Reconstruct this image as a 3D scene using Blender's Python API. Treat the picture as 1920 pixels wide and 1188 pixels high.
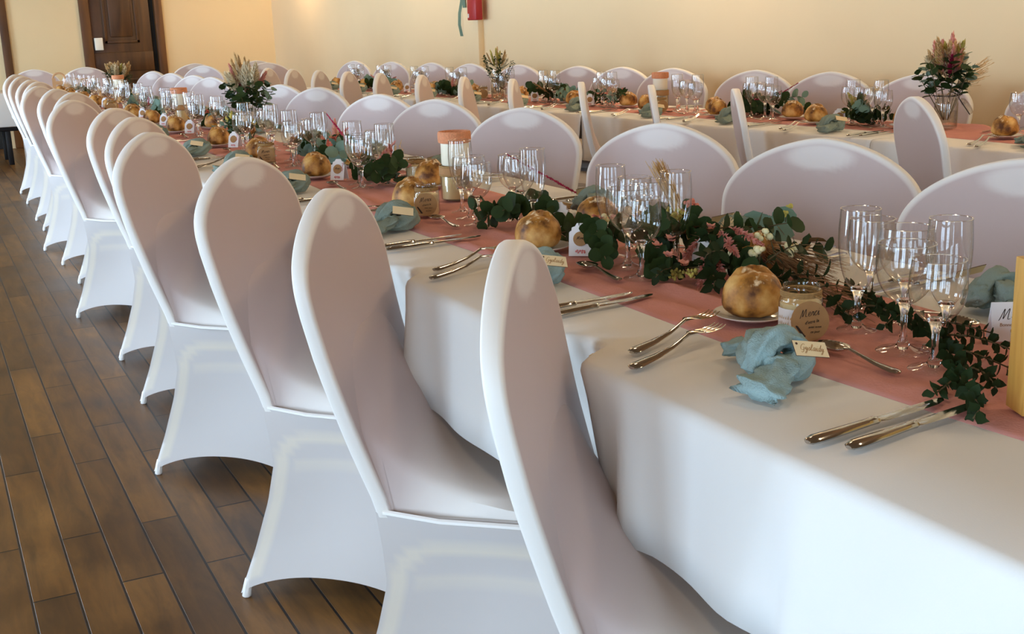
import bpy, bmesh, math, random
from mathutils import Vector, Matrix, noise
R = math.radians
rnd = random.Random(7)
for o in list(bpy.data.objects): bpy.data.objects.remove(o)
SC = bpy.context.scene
COL = SC.collection

# ------------------------------------------------------------------ camera
F_PX, YAW, PITCH, ROLL, CX, CZ = 2188.44, 0.4588, 0.2459, -0.0356, -0.7303, 1.1837
fw = Vector((math.sin(YAW) * math.cos(PITCH), math.cos(YAW) * math.cos(PITCH), -math.sin(PITCH)))
rt = Vector((math.cos(YAW), -math.sin(YAW), 0)); up = rt.cross(fw)
r2 = rt * math.cos(ROLL) + up * math.sin(ROLL); u2 = up * math.cos(ROLL) - rt * math.sin(ROLL)
cam = bpy.data.cameras.new('camera'); camo = bpy.data.objects.new('camera', cam); COL.objects.link(camo)
cam.sensor_width = 36; cam.lens = F_PX / 1920 * 36; cam.clip_start = 0.02
m = Matrix((r2, u2, -fw)).transposed().to_4x4(); m.translation = (CX, 0, CZ)
camo.matrix_world = m
SC.camera = camo

# ------------------------------------------------------------------ room dimensions, light
X0, X1, Y0, Y1, ZC = -3.3, 3.32, -3.4, 14.55, 3.3
WIN_L = [(-1.9, -0.7), (0.1, 1.3), (3.0, 4.2), (6.0, 7.2), (9.0, 10.2), (12.2, 13.4)]      # openings in the aisle wall (y from, to)
WIN_B = [(-2.6, -1.2), (0.1, 1.6)]                                            # openings behind the camera (x from, to)
WZ0, WZ1 = 0.12, 2.05
world = bpy.data.worlds.new('world'); SC.world = world; world.use_nodes = True
wb = world.node_tree.nodes['Background']; wb.inputs[0].default_value = (0.62, 0.80, 1, 1); wb.inputs[1].default_value = 1.0
SC.view_settings.view_transform = 'Standard'; SC.view_settings.look = 'None'
SC.view_settings.gamma = 1; SC.view_settings.use_curve_mapping = False
SC.view_settings.exposure = 0.52
P_WIN_L, P_WIN_B, P_CEIL = 98, 44, 4.2
def area(name, loc, direction, sx, sy, power, color):
    l = bpy.data.lights.new(name, 'AREA'); l.shape = 'RECTANGLE'; l.size = sx; l.size_y = sy; l.energy = power; l.color = color
    o = bpy.data.objects.new(name, l); COL.objects.link(o); o.location = loc
    o.rotation_euler = Vector(direction).to_track_quat('-Z', 'Y').to_euler()
    return o
COOL = (0.55, 0.765, 1.0)
for i, (a, b) in enumerate(WIN_L):
    area('window_daylight', (X0 - 0.16, (a + b) / 2, (WZ0 + WZ1) / 2), (1, 0, 0), b - a, WZ1 - WZ0, P_WIN_L * (0.62 if i == 0 else 0.52 if i == 1 else 1.0 if i < 3 else 1.45), COOL)
for a, b in WIN_B:
    area('window_daylight', ((a + b) / 2, Y0 - 0.16, (WZ0 + WZ1) / 2), (0, 1, 0), b - a, WZ1 - WZ0, P_WIN_B, COOL)

# ------------------------------------------------------------------ materials
def new_mat(name):
    mt = bpy.data.materials.new(name); mt.use_nodes = True
    return mt, mt.node_tree, mt.node_tree.nodes['Principled BSDF']
def lin(r, g, b):
    f = lambda c: (c / 12.92 if c <= 0.04045 else ((c + 0.055) / 1.055) ** 2.4)
    return (f(r / 255), f(g / 255), f(b / 255), 1)
def mat(name, col, rough=0.6, metal=0.0, spec=0.5, var=0.0, scale=20, bump=0.0, bscale=200, trans=0.0, sheen=0.0):
    mt, nt, p = new_mat(name)
    p.inputs['Base Color'].default_value = col; p.inputs['Roughness'].default_value = rough
    p.inputs['Metallic'].default_value = metal; p.inputs['Specular IOR Level'].default_value = spec
    if sheen: p.inputs['Sheen Weight'].default_value = sheen
    tc = nt.nodes.new('ShaderNodeTexCoord')
    if var:
        n = nt.nodes.new('ShaderNodeTexNoise'); n.inputs['Scale'].default_value = scale; n.inputs['Detail'].default_value = 4
        nt.links.new(tc.outputs['Object'], n.inputs['Vector'])
        mx = nt.nodes.new('ShaderNodeMix'); mx.data_type = 'RGBA'
        mx.inputs[6].default_value = tuple(c * (1 - var) for c in col[:3]) + (1,); mx.inputs[7].default_value = tuple(min(1, c * (1 + var)) for c in col[:3]) + (1,)
        nt.links.new(n.outputs['Fac'], mx.inputs[0]); nt.links.new(mx.outputs[2], p.inputs['Base Color'])
    if bump:
        n2 = nt.nodes.new('ShaderNodeTexNoise'); n2.inputs['Scale'].default_value = bscale; n2.inputs['Detail'].default_value = 3
        nt.links.new(tc.outputs['Object'], n2.inputs['Vector'])
        b = nt.nodes.new('ShaderNodeBump'); b.inputs['Strength'].default_value = bump; b.inputs['Distance'].default_value = 0.004
        nt.links.new(n2.outputs['Fac'], b.inputs['Height']); nt.links.new(b.outputs['Normal'], p.inputs['Normal'])
    if trans:
        out = nt.nodes['Material Output']; ts = nt.nodes.new('ShaderNodeBsdfTranslucent'); ts.inputs['Color'].default_value = col
        ms = nt.nodes.new('ShaderNodeMixShader'); ms.inputs[0].default_value = trans
        nt.links.new(p.outputs[0], ms.inputs[1]); nt.links.new(ts.outputs[0], ms.inputs[2]); nt.links.new(ms.outputs[0], out.inputs['Surface'])
    return mt
def tone_mat(name, c0, c1, trans=0.0, rough=0.55):
    """stretch fabric: c0 where it is doubled, c1 where what is under it shows through the weave (vertex attribute tone)"""
    mt = mat(name, c0, rough=rough, spec=0.35, bump=0.03, bscale=900, trans=trans, sheen=0.15)
    nt = mt.node_tree; p = nt.nodes['Principled BSDF']
    at = nt.nodes.new('ShaderNodeAttribute'); at.attribute_name = 'tone'
    mx = nt.nodes.new('ShaderNodeMix'); mx.data_type = 'RGBA'; mx.inputs[6].default_value = c0; mx.inputs[7].default_value = c1
    nt.links.new(at.outputs['Fac'], mx.inputs[0]); nt.links.new(mx.outputs[2], p.inputs['Base Color'])
    return mt
M = {}
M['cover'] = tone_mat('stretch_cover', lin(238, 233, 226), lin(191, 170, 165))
M['skirt'] = tone_mat('stretch_skirt', lin(220, 213, 209), lin(238, 228, 213), trans=0.12)
M['pocket'] = mat('foot_pocket_fabric', lin(246, 243, 238), 0.6)
M['cloth'] = mat('white_tablecloth', lin(232, 230, 226), 0.75, spec=0.25, bump=0.05, bscale=500, var=0.02, scale=3)
M['runner'] = mat('pink_gauze', lin(210, 148, 138), 0.9, spec=0.1, bump=0.25, bscale=260, var=0.12, scale=14)
M['steel'] = mat('polished_steel', lin(190, 187, 182), 0.12, metal=1.0)
M['porcelain'] = mat('porcelain', lin(232, 228, 220), 0.2)
M['kraft'] = mat('kraft_paper', lin(170, 128, 82), 0.85, var=0.12, scale=90)
M['kraft_pale'] = mat('pale_kraft', lin(205, 178, 138), 0.85, var=0.1, scale=90)
M['ink'] = mat('brown_ink', lin(58, 40, 28), 0.8)
M['paper'] = mat('white_card', lin(238, 236, 236), 0.8)
M['wax'] = mat('cream_wax', lin(236, 230, 206), 0.45, var=0.04, scale=30)
M['honey'] = mat('pale_candle_wax', lin(226, 205, 160), 0.4, var=0.08, scale=40)
M['copper'] = mat('copper_glitter', lin(214, 140, 96), 0.6, metal=0.25, var=0.3, scale=180, bump=0.6, bscale=400)
M['twine'] = mat('jute_twine', lin(168, 132, 82), 0.95, var=0.25, scale=200, bump=0.5, bscale=500)
M['tagwood'] = mat('thin_plywood', lin(226, 202, 158), 0.7, var=0.06, scale=40)
M['tagedge'] = mat('scorched_plywood_edge', lin(70, 38, 26), 0.8)
M['napkin'] = mat('cool_lit_gauze', lin(150, 174, 174), 0.95, spec=0.1, bump=0.5, bscale=380, var=0.1, scale=30)  # nearest napkins: the cool light there is put into the colour
M['napkin2'] = mat('sage_gauze', lin(138, 152, 142), 0.95, spec=0.1, bump=0.5, bscale=380, var=0.1, scale=30)  # same gauze for the other napkins, without that cool tint
M['leaf'] = mat('dark_eucalyptus_leaf', lin(48, 66, 32), 0.6, spec=0.2, var=0.55, scale=14, trans=0.22)
M['leaf2'] = mat('boxwood_leaf', lin(36, 52, 24), 0.6, spec=0.2, var=0.55, scale=18, trans=0.2)
M['leaf3'] = mat('blue_green_leaf', lin(118, 148, 132), 0.6, var=0.2, scale=20, trans=0.12)
M['leafdry'] = mat('dry_brown_leaf', lin(140, 104, 58), 0.8, var=0.3, scale=25)
M['stem'] = mat('brown_stem', lin(92, 76, 46), 0.8)
M['pink'] = mat('dusty_pink_flower', lin(226, 158, 142), 0.9, var=0.2, scale=60, trans=0.15)
M['salmon'] = mat('salmon_flower', lin(228, 136, 110), 0.9, var=0.2, scale=60, trans=0.15)
M['magenta'] = mat('magenta_flower', lin(172, 26, 72), 0.9, var=0.2, scale=80)
M['tan'] = mat('dried_tan_grass', lin(216, 182, 128), 0.9, var=0.25, scale=40, trans=0.15)
M['brownhair'] = mat('brown_hair_grass', lin(150, 112, 74), 0.9, var=0.25, scale=60)
M['pampas'] = mat('pale_pampas', lin(234, 218, 184), 0.95, var=0.15, scale=40, trans=0.2)
M['cream'] = mat('cream_bud', lin(234, 226, 176), 0.7, var=0.1, scale=60)
M['yellowgreen'] = mat('yellow_green_bloom', lin(196, 182, 92), 0.9, var=0.25, scale=80)
M['oak'] = None
M['black'] = mat('dark_metal', lin(24, 22, 24), 0.45, metal=0.4)
M['dark'] = mat('dark_gap', lin(20, 18, 18), 0.7)
M['lock'] = mat('white_lock_plastic', lin(240, 236, 222), 0.4)
M['red'] = mat('red_enamel', lin(166, 18, 26), 0.4)
M['green'] = mat('green_ribbon', lin(96, 120, 100), 0.8, var=0.2, scale=20)
M['ceil'] = mat('brown_wood_ceiling', lin(112, 84, 56), 0.8, var=0.15, scale=6)
M['plywood'] = mat('laser_cut_plywood', lin(196, 152, 108), 0.75, var=0.1, scale=20)
M['floral'] = mat('pink_print', lin(214, 130, 130), 0.8)

def wood(name, base, dark, axis='Z', scale=9, rough=0.5):
    mt, nt, p = new_mat(name); tc = nt.nodes.new('ShaderNodeTexCoord'); mp = nt.nodes.new('ShaderNodeMapping')
    s = {'X': (0.12, 1, 1), 'Y': (1, 0.12, 1), 'Z': (1, 1, 0.12)}[axis]; mp.inputs['Scale'].default_value = s
    n = nt.nodes.new('ShaderNodeTexNoise'); n.inputs['Scale'].default_value = scale; n.inputs['Detail'].default_value = 6; n.inputs['Distortion'].default_value = 0.8
    cr = nt.nodes.new('ShaderNodeValToRGB'); cr.color_ramp.elements[0].position = 0.3; cr.color_ramp.elements[1].position = 0.7
    cr.color_ramp.elements[0].color = dark; cr.color_ramp.elements[1].color = base
    nt.links.new(tc.outputs['Object'], mp.inputs['Vector']); nt.links.new(mp.outputs[0], n.inputs['Vector'])
    nt.links.new(n.outputs['Fac'], cr.inputs[0]); nt.links.new(cr.outputs[0], p.inputs['Base Color']); p.inputs['Roughness'].default_value = rough
    return mt
M['door'] = wood('old_door_wood', lin(96, 60, 24), lin(60, 34, 12), 'Z', 9, 0.45)
M['doorframe'] = wood('door_frame_wood', lin(118, 74, 30), lin(76, 44, 16), 'Z', 9, 0.5)
M['oak'] = wood('pale_oak', lin(216, 166, 84), lin(188, 136, 60), 'Z', 60, 0.45)

def make_floor_mat():
    mt, nt, p = new_mat('plank_floor'); N = nt.nodes.new; L = nt.links.new
    tc = N('ShaderNodeTexCoord'); mp = N('ShaderNodeMapping'); mp.inputs['Rotation'].default_value = (0, 0, R(90))
    br = N('ShaderNodeTexBrick'); br.inputs['Scale'].default_value = 1; br.offset = 0.37; br.offset_frequency = 2; br.squash = 1
    br.inputs['Brick Width'].default_value = .85; br.inputs['Row Height'].default_value = 0.094; br.inputs['Mortar Size'].default_value = 0.0032
    br.inputs['Mortar Smooth'].default_value = 0.3; br.inputs['Bias'].default_value = 0.0
    br.inputs['Color1'].default_value = lin(100, 68, 30); br.inputs['Color2'].default_value = lin(140, 98, 46); br.inputs['Mortar'].default_value = lin(30, 20, 12)
    L(tc.outputs['Object'], mp.inputs['Vector']); L(mp.outputs[0], br.inputs['Vector'])
    m2 = N('ShaderNodeMapping'); m2.inputs['Scale'].default_value = (3.5, 0.5, 1); L(tc.outputs['Object'], m2.inputs['Vector'])
    n = N('ShaderNodeTexNoise'); n.inputs['Scale'].default_value = 7; n.inputs['Detail'].default_value = 8; n.inputs['Roughness'].default_value = 0.65; n.inputs['Distortion'].default_value = 0.6
    L(m2.outputs[0], n.inputs['Vector'])
    cr = N('ShaderNodeValToRGB'); cr.color_ramp.elements[0].position = 0.28; cr.color_ramp.elements[0].color = (0.42, 0.42, 0.42, 1); cr.color_ramp.elements[1].position = 0.66; cr.color_ramp.elements[1].color = (1.12, 1.08, 1.0, 1)
    L(n.outputs['Fac'], cr.inputs[0])
    mx = N('ShaderNodeMix'); mx.data_type = 'RGBA'; mx.blend_type = 'MULTIPLY'; mx.inputs[0].default_value = 0.95
    L(br.outputs['Color'], mx.inputs[6]); L(cr.outputs[0], mx.inputs[7])
    n3 = N('ShaderNodeTexNoise'); n3.inputs['Scale'].default_value = 3.2; n3.inputs['Detail'].default_value = 5; L(tc.outputs['Object'], n3.inputs['Vector'])
    c3 = N('ShaderNodeValToRGB'); c3.color_ramp.elements[0].position = 0.35; c3.color_ramp.elements[0].color = (0.48, 0.45, 0.40, 1); c3.color_ramp.elements[1].position = 0.62; c3.color_ramp.elements[1].color = (1, 1, 1, 1)
    L(n3.outputs['Fac'], c3.inputs[0])
    mx2 = N('ShaderNodeMix'); mx2.data_type = 'RGBA'; mx2.blend_type = 'MULTIPLY'; mx2.inputs[0].default_value = 0.8
    L(mx.outputs[2], mx2.inputs[6]); L(c3.outputs[0], mx2.inputs[7]); L(mx2.outputs[2], p.inputs['Base Color'])
    rr = N('ShaderNodeMapRange'); rr.inputs['To Min'].default_value = 0.27; rr.inputs['To Max'].default_value = 0.46; L(n3.outputs['Fac'], rr.inputs[0]); L(rr.outputs[0], p.inputs['Roughness'])
    b = N('ShaderNodeBump'); b.inputs['Strength'].default_value = 0.5; b.inputs['Distance'].default_value = 0.002
    inv = N('ShaderNodeMath'); inv.operation = 'SUBTRACT'; inv.inputs[0].default_value = 1; L(br.outputs['Fac'], inv.inputs[1]); L(inv.outputs[0], b.inputs['Height']); L(b.outputs['Normal'], p.inputs['Normal'])
    return mt
M['floor'] = make_floor_mat()
M['wall'] = mat('cream_plaster', lin(240, 212, 168), 0.9, spec=0.2, var=0.05, scale=1.6, bump=0.12, bscale=30)
M['wall2'] = mat('cream_end_plaster', lin(232, 208, 164), 0.9, spec=0.2, var=0.05, scale=1.6, bump=0.12, bscale=30)

def glass_thin(name, tint=(1, 1, 1, 1), base=0.075, gain=0.75, power=3.0, edge=(0.72, 0.70, 0.66, 1)):
    mt = bpy.data.materials.new(name); mt.use_nodes = True; nt = mt.node_tree; nt.nodes.clear(); N = nt.nodes.new; L = nt.links.new
    out = N('ShaderNodeOutputMaterial'); lw = N('ShaderNodeLayerWeight'); lw.inputs[0].default_value = 0.5
    pw = N('ShaderNodeMath'); pw.operation = 'POWER'; pw.inputs[1].default_value = power; L(lw.outputs['Facing'], pw.inputs[0])
    ma = N('ShaderNodeMath'); ma.operation = 'MULTIPLY_ADD'; ma.inputs[1].default_value = gain; ma.inputs[2].default_value = base; L(pw.outputs[0], ma.inputs[0])
    mx = N('ShaderNodeMix'); mx.data_type = 'RGBA'; mx.inputs[6].default_value = tint; mx.inputs[7].default_value = edge
    p2 = N('ShaderNodeMath'); p2.operation = 'POWER'; p2.inputs[1].default_value = 2.5; L(lw.outputs['Facing'], p2.inputs[0]); L(p2.outputs[0], mx.inputs[0])
    tr = N('ShaderNodeBsdfTransparent'); L(mx.outputs[2], tr.inputs[0])
    gl = N('ShaderNodeBsdfGlossy'); gl.inputs['Roughness'].default_value = 0.02
    ms = N('ShaderNodeMixShader'); L(ma.outputs[0], ms.inputs[0]); L(tr.outputs[0], ms.inputs[1]); L(gl.outputs[0], ms.inputs[2]); L(ms.outputs[0], out.inputs['Surface'])
    return mt
M['bowlglass'] = glass_thin('drinking_glass', (0.985, 0.985, 0.98, 1))
M['jarglass'] = glass_thin('jar_glass', (0.97, 0.96, 0.92, 1), base=0.05)
M['pane'] = glass_thin('window_pane', (1, 1, 1, 1), base=0.03, gain=0.5)
mt, nt, p = new_mat('solid_glass'); p.inputs['Transmission Weight'].default_value = 1; p.inputs['Roughness'].default_value = 0.0; p.inputs['IOR'].default_value = 1.48; p.inputs['Base Color'].default_value = (1, 1, 1, 1)
M['solidglass'] = mt
def make_bread():
    mt, nt, p = new_mat('crusty_bread'); N = nt.nodes.new; L = nt.links.new; p.inputs['Roughness'].default_value = 0.5; p.inputs['Specular IOR Level'].default_value = 0.35
    tc = N('ShaderNodeTexCoord'); n = N('ShaderNodeTexNoise'); n.inputs['Scale'].default_value = 26; n.inputs['Detail'].default_value = 5
    L(tc.outputs['Object'], n.inputs['Vector'])
    cr = N('ShaderNodeValToRGB'); e = cr.color_ramp.elements; e[0].position = 0.36; e[0].color = lin(96, 54, 16); e[1].position = 0.64; e[1].color = lin(222, 176, 104)
    e2 = cr.color_ramp.elements.new(0.5); e2.color = lin(186, 128, 56); L(n.outputs['Fac'], cr.inputs[0])
    sx = N('ShaderNodeSeparateXYZ'); L(tc.outputs['Object'], sx.inputs[0])
    n2 = N('ShaderNodeTexNoise'); n2.inputs['Scale'].default_value = 75; n2.inputs['Detail'].default_value = 6; L(tc.outputs['Object'], n2.inputs['Vector'])
    mr = N('ShaderNodeMapRange'); mr.inputs['From Min'].default_value = 0.02; mr.inputs['From Max'].default_value = 0.07; mr.inputs['To Min'].default_value = -0.42; mr.inputs['To Max'].default_value = 0.0; L(sx.outputs['Z'], mr.inputs[0])
    ad = N('ShaderNodeMath'); L(n2.outputs['Fac'], ad.inputs[0]); L(mr.outputs[0], ad.inputs[1])
    c2 = N('ShaderNodeValToRGB'); c2.color_ramp.elements[0].position = 0.48; c2.color_ramp.elements[1].position = 0.6; c2.color_ramp.elements[0].color = (0, 0, 0, 1); L(ad.outputs[0], c2.inputs[0])
    mx = N('ShaderNodeMix'); mx.data_type = 'RGBA'; mx.inputs[7].default_value = lin(236, 212, 172); L(c2.outputs[0], mx.inputs[0]); L(cr.outputs[0], mx.inputs[6])
    L(mx.outputs[2], p.inputs['Base Color'])
    b = N('ShaderNodeBump'); b.inputs['Strength'].default_value = 0.35; b.inputs['Distance'].default_value = 0.004; L(n2.outputs['Fac'], b.inputs['Height']); L(b.outputs['Normal'], p.inputs['Normal'])
    return mt
M['bread'] = make_bread()
M['crumb'] = mat('torn_crust', lin(120, 70, 26), 0.8, var=0.35, scale=60, bump=0.6, bscale=120)
mt, nt, p = new_mat('warm_lamp_glass'); p.inputs['Emission Color'].default_value = (1, 0.72, 0.4, 1); p.inputs['Emission Strength'].default_value = 6; M['lampglass'] = mt

# ------------------------------------------------------------------ mesh helpers
class MB:
    def __init__(s): s.v = []; s.f = []; s.mi = []; s.tone = []; s.cur = 0; s.usetone = False
    def add(s, vs, fs, tones=None):
        o = len(s.v); s.v += [tuple(x) for x in vs]; s.f += [tuple(i + o for i in f) for f in fs]; s.mi += [s.cur] * len(fs)
        s.tone += list(tones) if tones else [0.0] * len(vs)
        if tones: s.usetone = True
        return s
    def box(s, x0, x1, y0, y1, z0, z1):
        return s.add([(x0, y0, z0), (x1, y0, z0), (x1, y1, z0), (x0, y1, z0), (x0, y0, z1), (x1, y0, z1), (x1, y1, z1), (x0, y1, z1)],
                     [(0, 3, 2, 1), (4, 5, 6, 7), (0, 1, 5, 4), (1, 2, 6, 5), (2, 3, 7, 6), (3, 0, 4, 7)])
    def bbox(s, x0, x1, y0, y1, z0, z1, r):
        bm = bmesh.new(); bmesh.ops.create_cube(bm, size=1)
        for v in bm.verts: v.co = Vector(((x0 + x1) / 2 + v.co.x * (x1 - x0), (y0 + y1) / 2 + v.co.y * (y1 - y0), (z0 + z1) / 2 + v.co.z * (z1 - z0)))
        bmesh.ops.bevel(bm, geom=bm.edges[:], offset=r, segments=2, affect='EDGES', profile=0.5)
        bm.verts.index_update(); s.add([v.co for v in bm.verts], [[v.index for v in f.verts] for f in bm.faces]); bm.free(); return s
    def lathe(s, prof, n=24, c=(0, 0, 0)):
        vs = []; fs = []; rows = []
        for r, z in prof:
            if r < 1e-6: rows.append([len(vs)]); vs.append((c[0], c[1], c[2] + z))
            else:
                rows.append(list(range(len(vs), len(vs) + n)))
                vs += [(c[0] + r * math.cos(2 * math.pi * k / n), c[1] + r * math.sin(2 * math.pi * k / n), c[2] + z) for k in range(n)]
        for a, b in zip(rows, rows[1:]):
            for k in range(n):
                j = (k + 1) % n
                if len(a) == 1 and len(b) == 1: continue
                if len(a) == 1: fs.append((a[0], b[j], b[k]))
                elif len(b) == 1: fs.append((a[k], a[j], b[0]))
                else: fs.append((a[k], a[j], b[j], b[k]))
        return s.add(vs, fs)
    def tube(s, pts, rad, n=6, flat=1.0, cap=True):
        pts = [Vector(p) for p in pts]; rings = []; ref = None
        for i, p in enumerate(pts):
            d = (pts[min(i + 1, len(pts) - 1)] - pts[max(i - 1, 0)])
            if d.length < 1e-9: d = Vector((0, 0, 1))
            d.normalize()
            if ref is None:
                ref = Vector((0, 0, 1)) if abs(d.z) < 0.9 else Vector((1, 0, 0))
            a = ref - d * ref.dot(d)
            if a.length < 1e-6: a = d.orthogonal()
            a.normalize(); b = d.cross(a); ref = a
            r = rad[i] if hasattr(rad, '__len__') else rad
            rings.append([p + (a * math.cos(2 * math.pi * k / n) * flat + b * math.sin(2 * math.pi * k / n)) * r for k in range(n)])
        return s.loft(rings, True, cap)
    def loft(s, rings, closed=True, cap=False, tones=None):
        n = len(rings[0]); vs = [v for r in rings for v in r]; fs = []
        for i in range(len(rings) - 1):
            for k in range(n if closed else n - 1):
                j = (k + 1) % n; fs.append((i * n + k, i * n + j, (i + 1) * n + j, (i + 1) * n + k))
        if cap: fs.append(tuple(reversed(range(n)))); fs.append(tuple((len(rings) - 1) * n + k for k in range(n)))
        return s.add(vs, fs, [t for r in tones for t in r] if tones else None)
    def ball(s, c, r, nu=8, nv=5, sq=(1, 1, 1)):
        pr = [(math.sin(math.pi * i / nv), -math.cos(math.pi * i / nv)) for i in range(nv + 1)]
        o = len(s.v); s.lathe([(max(a, 0) * r, b * r) for a, b in pr], nu)
        for i in range(o, len(s.v)):
            x, y, z = s.v[i]; s.v[i] = (c[0] + x * sq[0], c[1] + y * sq[1], c[2] + z * sq[2])
        return s
    def leaf(s, p, d, nrm, L, W, cup=0.15, kind='round'):
        d = Vector(d).normalized(); nrm = Vector(nrm); nrm = (nrm - d * nrm.dot(d))
        if nrm.length < 1e-4: nrm = d.orthogonal()
        nrm.normalize(); sd = d.cross(nrm); p = Vector(p); vs = []
        if kind == 'round': out = [(0, 0), (.12, .30), (.38, .5), (.68, .48), (.92, .25), (1, 0)]
        else: out = [(0, 0), (.15, .24), (.4, .5), (.68, .36), (.88, .14), (1, 0)]
        ax = []
        for a, w in out:
            c0 = p + d * (a * L) - nrm * (cup * L * a * a); ax.append(c0)
            vs.append(c0)
        for sg in (1, -1):
            for a, w in out[1:-1]:
                vs.append(p + d * (a * L) + sd * (sg * w * W) + nrm * (cup * 0.5 * W - cup * L * a * a))
        fs = []
        for base, flip in ((6, False), (10, True)):
            e = [0, base, base + 1, base + 2, base + 3, 5]
            for i in range(5):
                q = [i, i + 1, e[i + 1], e[i]]
                q2 = []
                for t in q:
                    if t not in q2: q2.append(t)
                if flip: q2 = q2[::-1]
                if len(q2) > 2: fs.append(tuple(q2))
        return s.add(vs, fs)
    def transform(s, mtx, start=0):
        for i in range(start, len(s.v)): s.v[i] = tuple(mtx @ Vector(s.v[i]))
        return s
    def build(s, name, mats, parent=None, sharp=40):
        me = bpy.data.meshes.new(name); me.from_pydata(s.v, [], s.f); me.update()
        if not isinstance(mats, (list, tuple)): mats = [mats]
        for mm in mats: me.materials.append(M[mm] if isinstance(mm, str) else mm)
        me.polygons.foreach_set('material_index', s.mi); me.polygons.foreach_set('use_smooth', [True] * len(s.f))
        if s.usetone:
            a = me.attributes.new('tone', 'FLOAT', 'POINT'); a.data.foreach_set('value', s.tone)
        bm = bmesh.new(); bm.from_mesh(me); bmesh.ops.recalc_face_normals(bm, faces=bm.faces[:]); bm.to_mesh(me); bm.free()
        me.set_sharp_from_angle(angle=R(sharp)); me.update()
        o = bpy.data.objects.new(name, me); COL.objects.link(o)
        if parent: o.parent = parent
        return o
def tag(o, label, cat, group=None):
    o['label'] = label; o['category'] = cat
    if group: o['group'] = group
    return o
def thing(name, label, cat, loc=(0, 0, 0), rz=0, group=None):
    o = bpy.data.objects.new(name, None); o.empty_display_size = 0.05; COL.objects.link(o); o.location = loc; o.rotation_euler = (0, 0, rz)
    return tag(o, label, cat, group)
def struct(o):
    o['kind'] = 'structure'; return o
KIDS = {}
def dup(root, loc, rz, label, group=None, rot=None):
    c = root.copy(); COL.objects.link(c); c.location = loc; c.rotation_euler = rot if rot else (0, 0, rz); c['label'] = label
    if group: c['group'] = group
    for ch in root.children:
        a = ch.copy(); COL.objects.link(a); a.parent = c
        for g in ch.children:
            b = g.copy(); COL.objects.link(b); b.parent = a
    return c
USED = set()
def put(proto, loc, rz, label, group, rot=None):
    """first use moves the prototype itself, later uses copy it"""
    if proto.name not in USED:
        USED.add(proto.name); proto.location = loc; proto.rotation_euler = rot if rot else (0, 0, rz); proto['label'] = label; proto['group'] = group
        return proto
    return dup(proto, loc, rz, label, group, rot)
def text_mesh(txt, size, name, material, parent, mtx, shear=0.25, ext=0.0002):
    c = bpy.data.curves.new(name, 'FONT'); c.body = txt; c.size = size; c.align_x = 'CENTER'; c.align_y = 'CENTER'; c.shear = shear; c.extrude = ext; c.resolution_u = 3
    t = bpy.data.objects.new(name + '_source', c); COL.objects.link(t)
    me = bpy.data.meshes.new_from_object(t); bpy.data.objects.remove(t)
    me.transform(mtx); me.materials.clear(); me.materials.append(M[material])
    o = bpy.data.objects.new(name, me); COL.objects.link(o); o.parent = parent
    return o
HAND = {   # single-line pen strokes, x height 1, (advance, strokes)
    'M': (1.9, [[(.0, -.15), (.15, .2), (.45, 1.7), (.55, .9), (.62, .1), (.9, 1.0), (1.2, 1.75), (1.28, .9), (1.4, .05), (1.75, .15)]]),
    'G': (1.3, [[(1.0, 1.5), (.6, 1.8), (.15, 1.2), (.1, .4), (.5, .0), (.95, .3), (1.0, .8), (.6, .75)], [(1.0, .8), (1.0, -.2), (.7, -.7), (.4, -.5)]]),
    'e': (.8, [[(.0, .35), (.45, .55), (.55, .85), (.3, 1.0), (.1, .6), (.2, .1), (.5, .05), (.8, .3)]]),
    'r': (.7, [[(.0, .3), (.2, 1.0), (.3, .8), (.5, .95), (.5, .4), (.55, .05), (.7, .25)]]),
    'c': (.75, [[(.0, .3), (.3, .8), (.55, .95), (.3, 1.0), (.1, .5), (.25, .05), (.5, .05), (.75, .3)]]),
    'i': (.5, [[(.0, .3), (.25, 1.0), (.25, .2), (.35, .02), (.5, .25)], [(.3, 1.4), (.34, 1.46)]]),
    's': (.6, [[(.0, .3), (.3, 1.0), (.45, .5), (.35, .05), (.1, .05), (.6, .3)]]),
    'l': (.6, [[(.0, .3), (.4, 1.4), (.3, 1.9), (.15, 1.5), (.18, .3), (.3, .02), (.6, .3)]]),
    'a': (.85, [[(.6, .85), (.35, 1.0), (.1, .5), (.25, .02), (.55, .5), (.62, 1.0), (.6, .2), (.7, .02), (.85, .25)]]),
    'd': (.9, [[(.6, .85), (.35, 1.0), (.1, .5), (.25, .02), (.55, .5), (.72, 1.9), (.62, .2), (.72, .02), (.9, .25)]]),
    'y': (.85, [[(.0, .3), (.2, 1.0), (.22, .3), (.4, .1), (.6, .9), (.6, .1), (.5, -.7), (.25, -.8), (.3, -.4), (.85, .25)]])}
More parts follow.
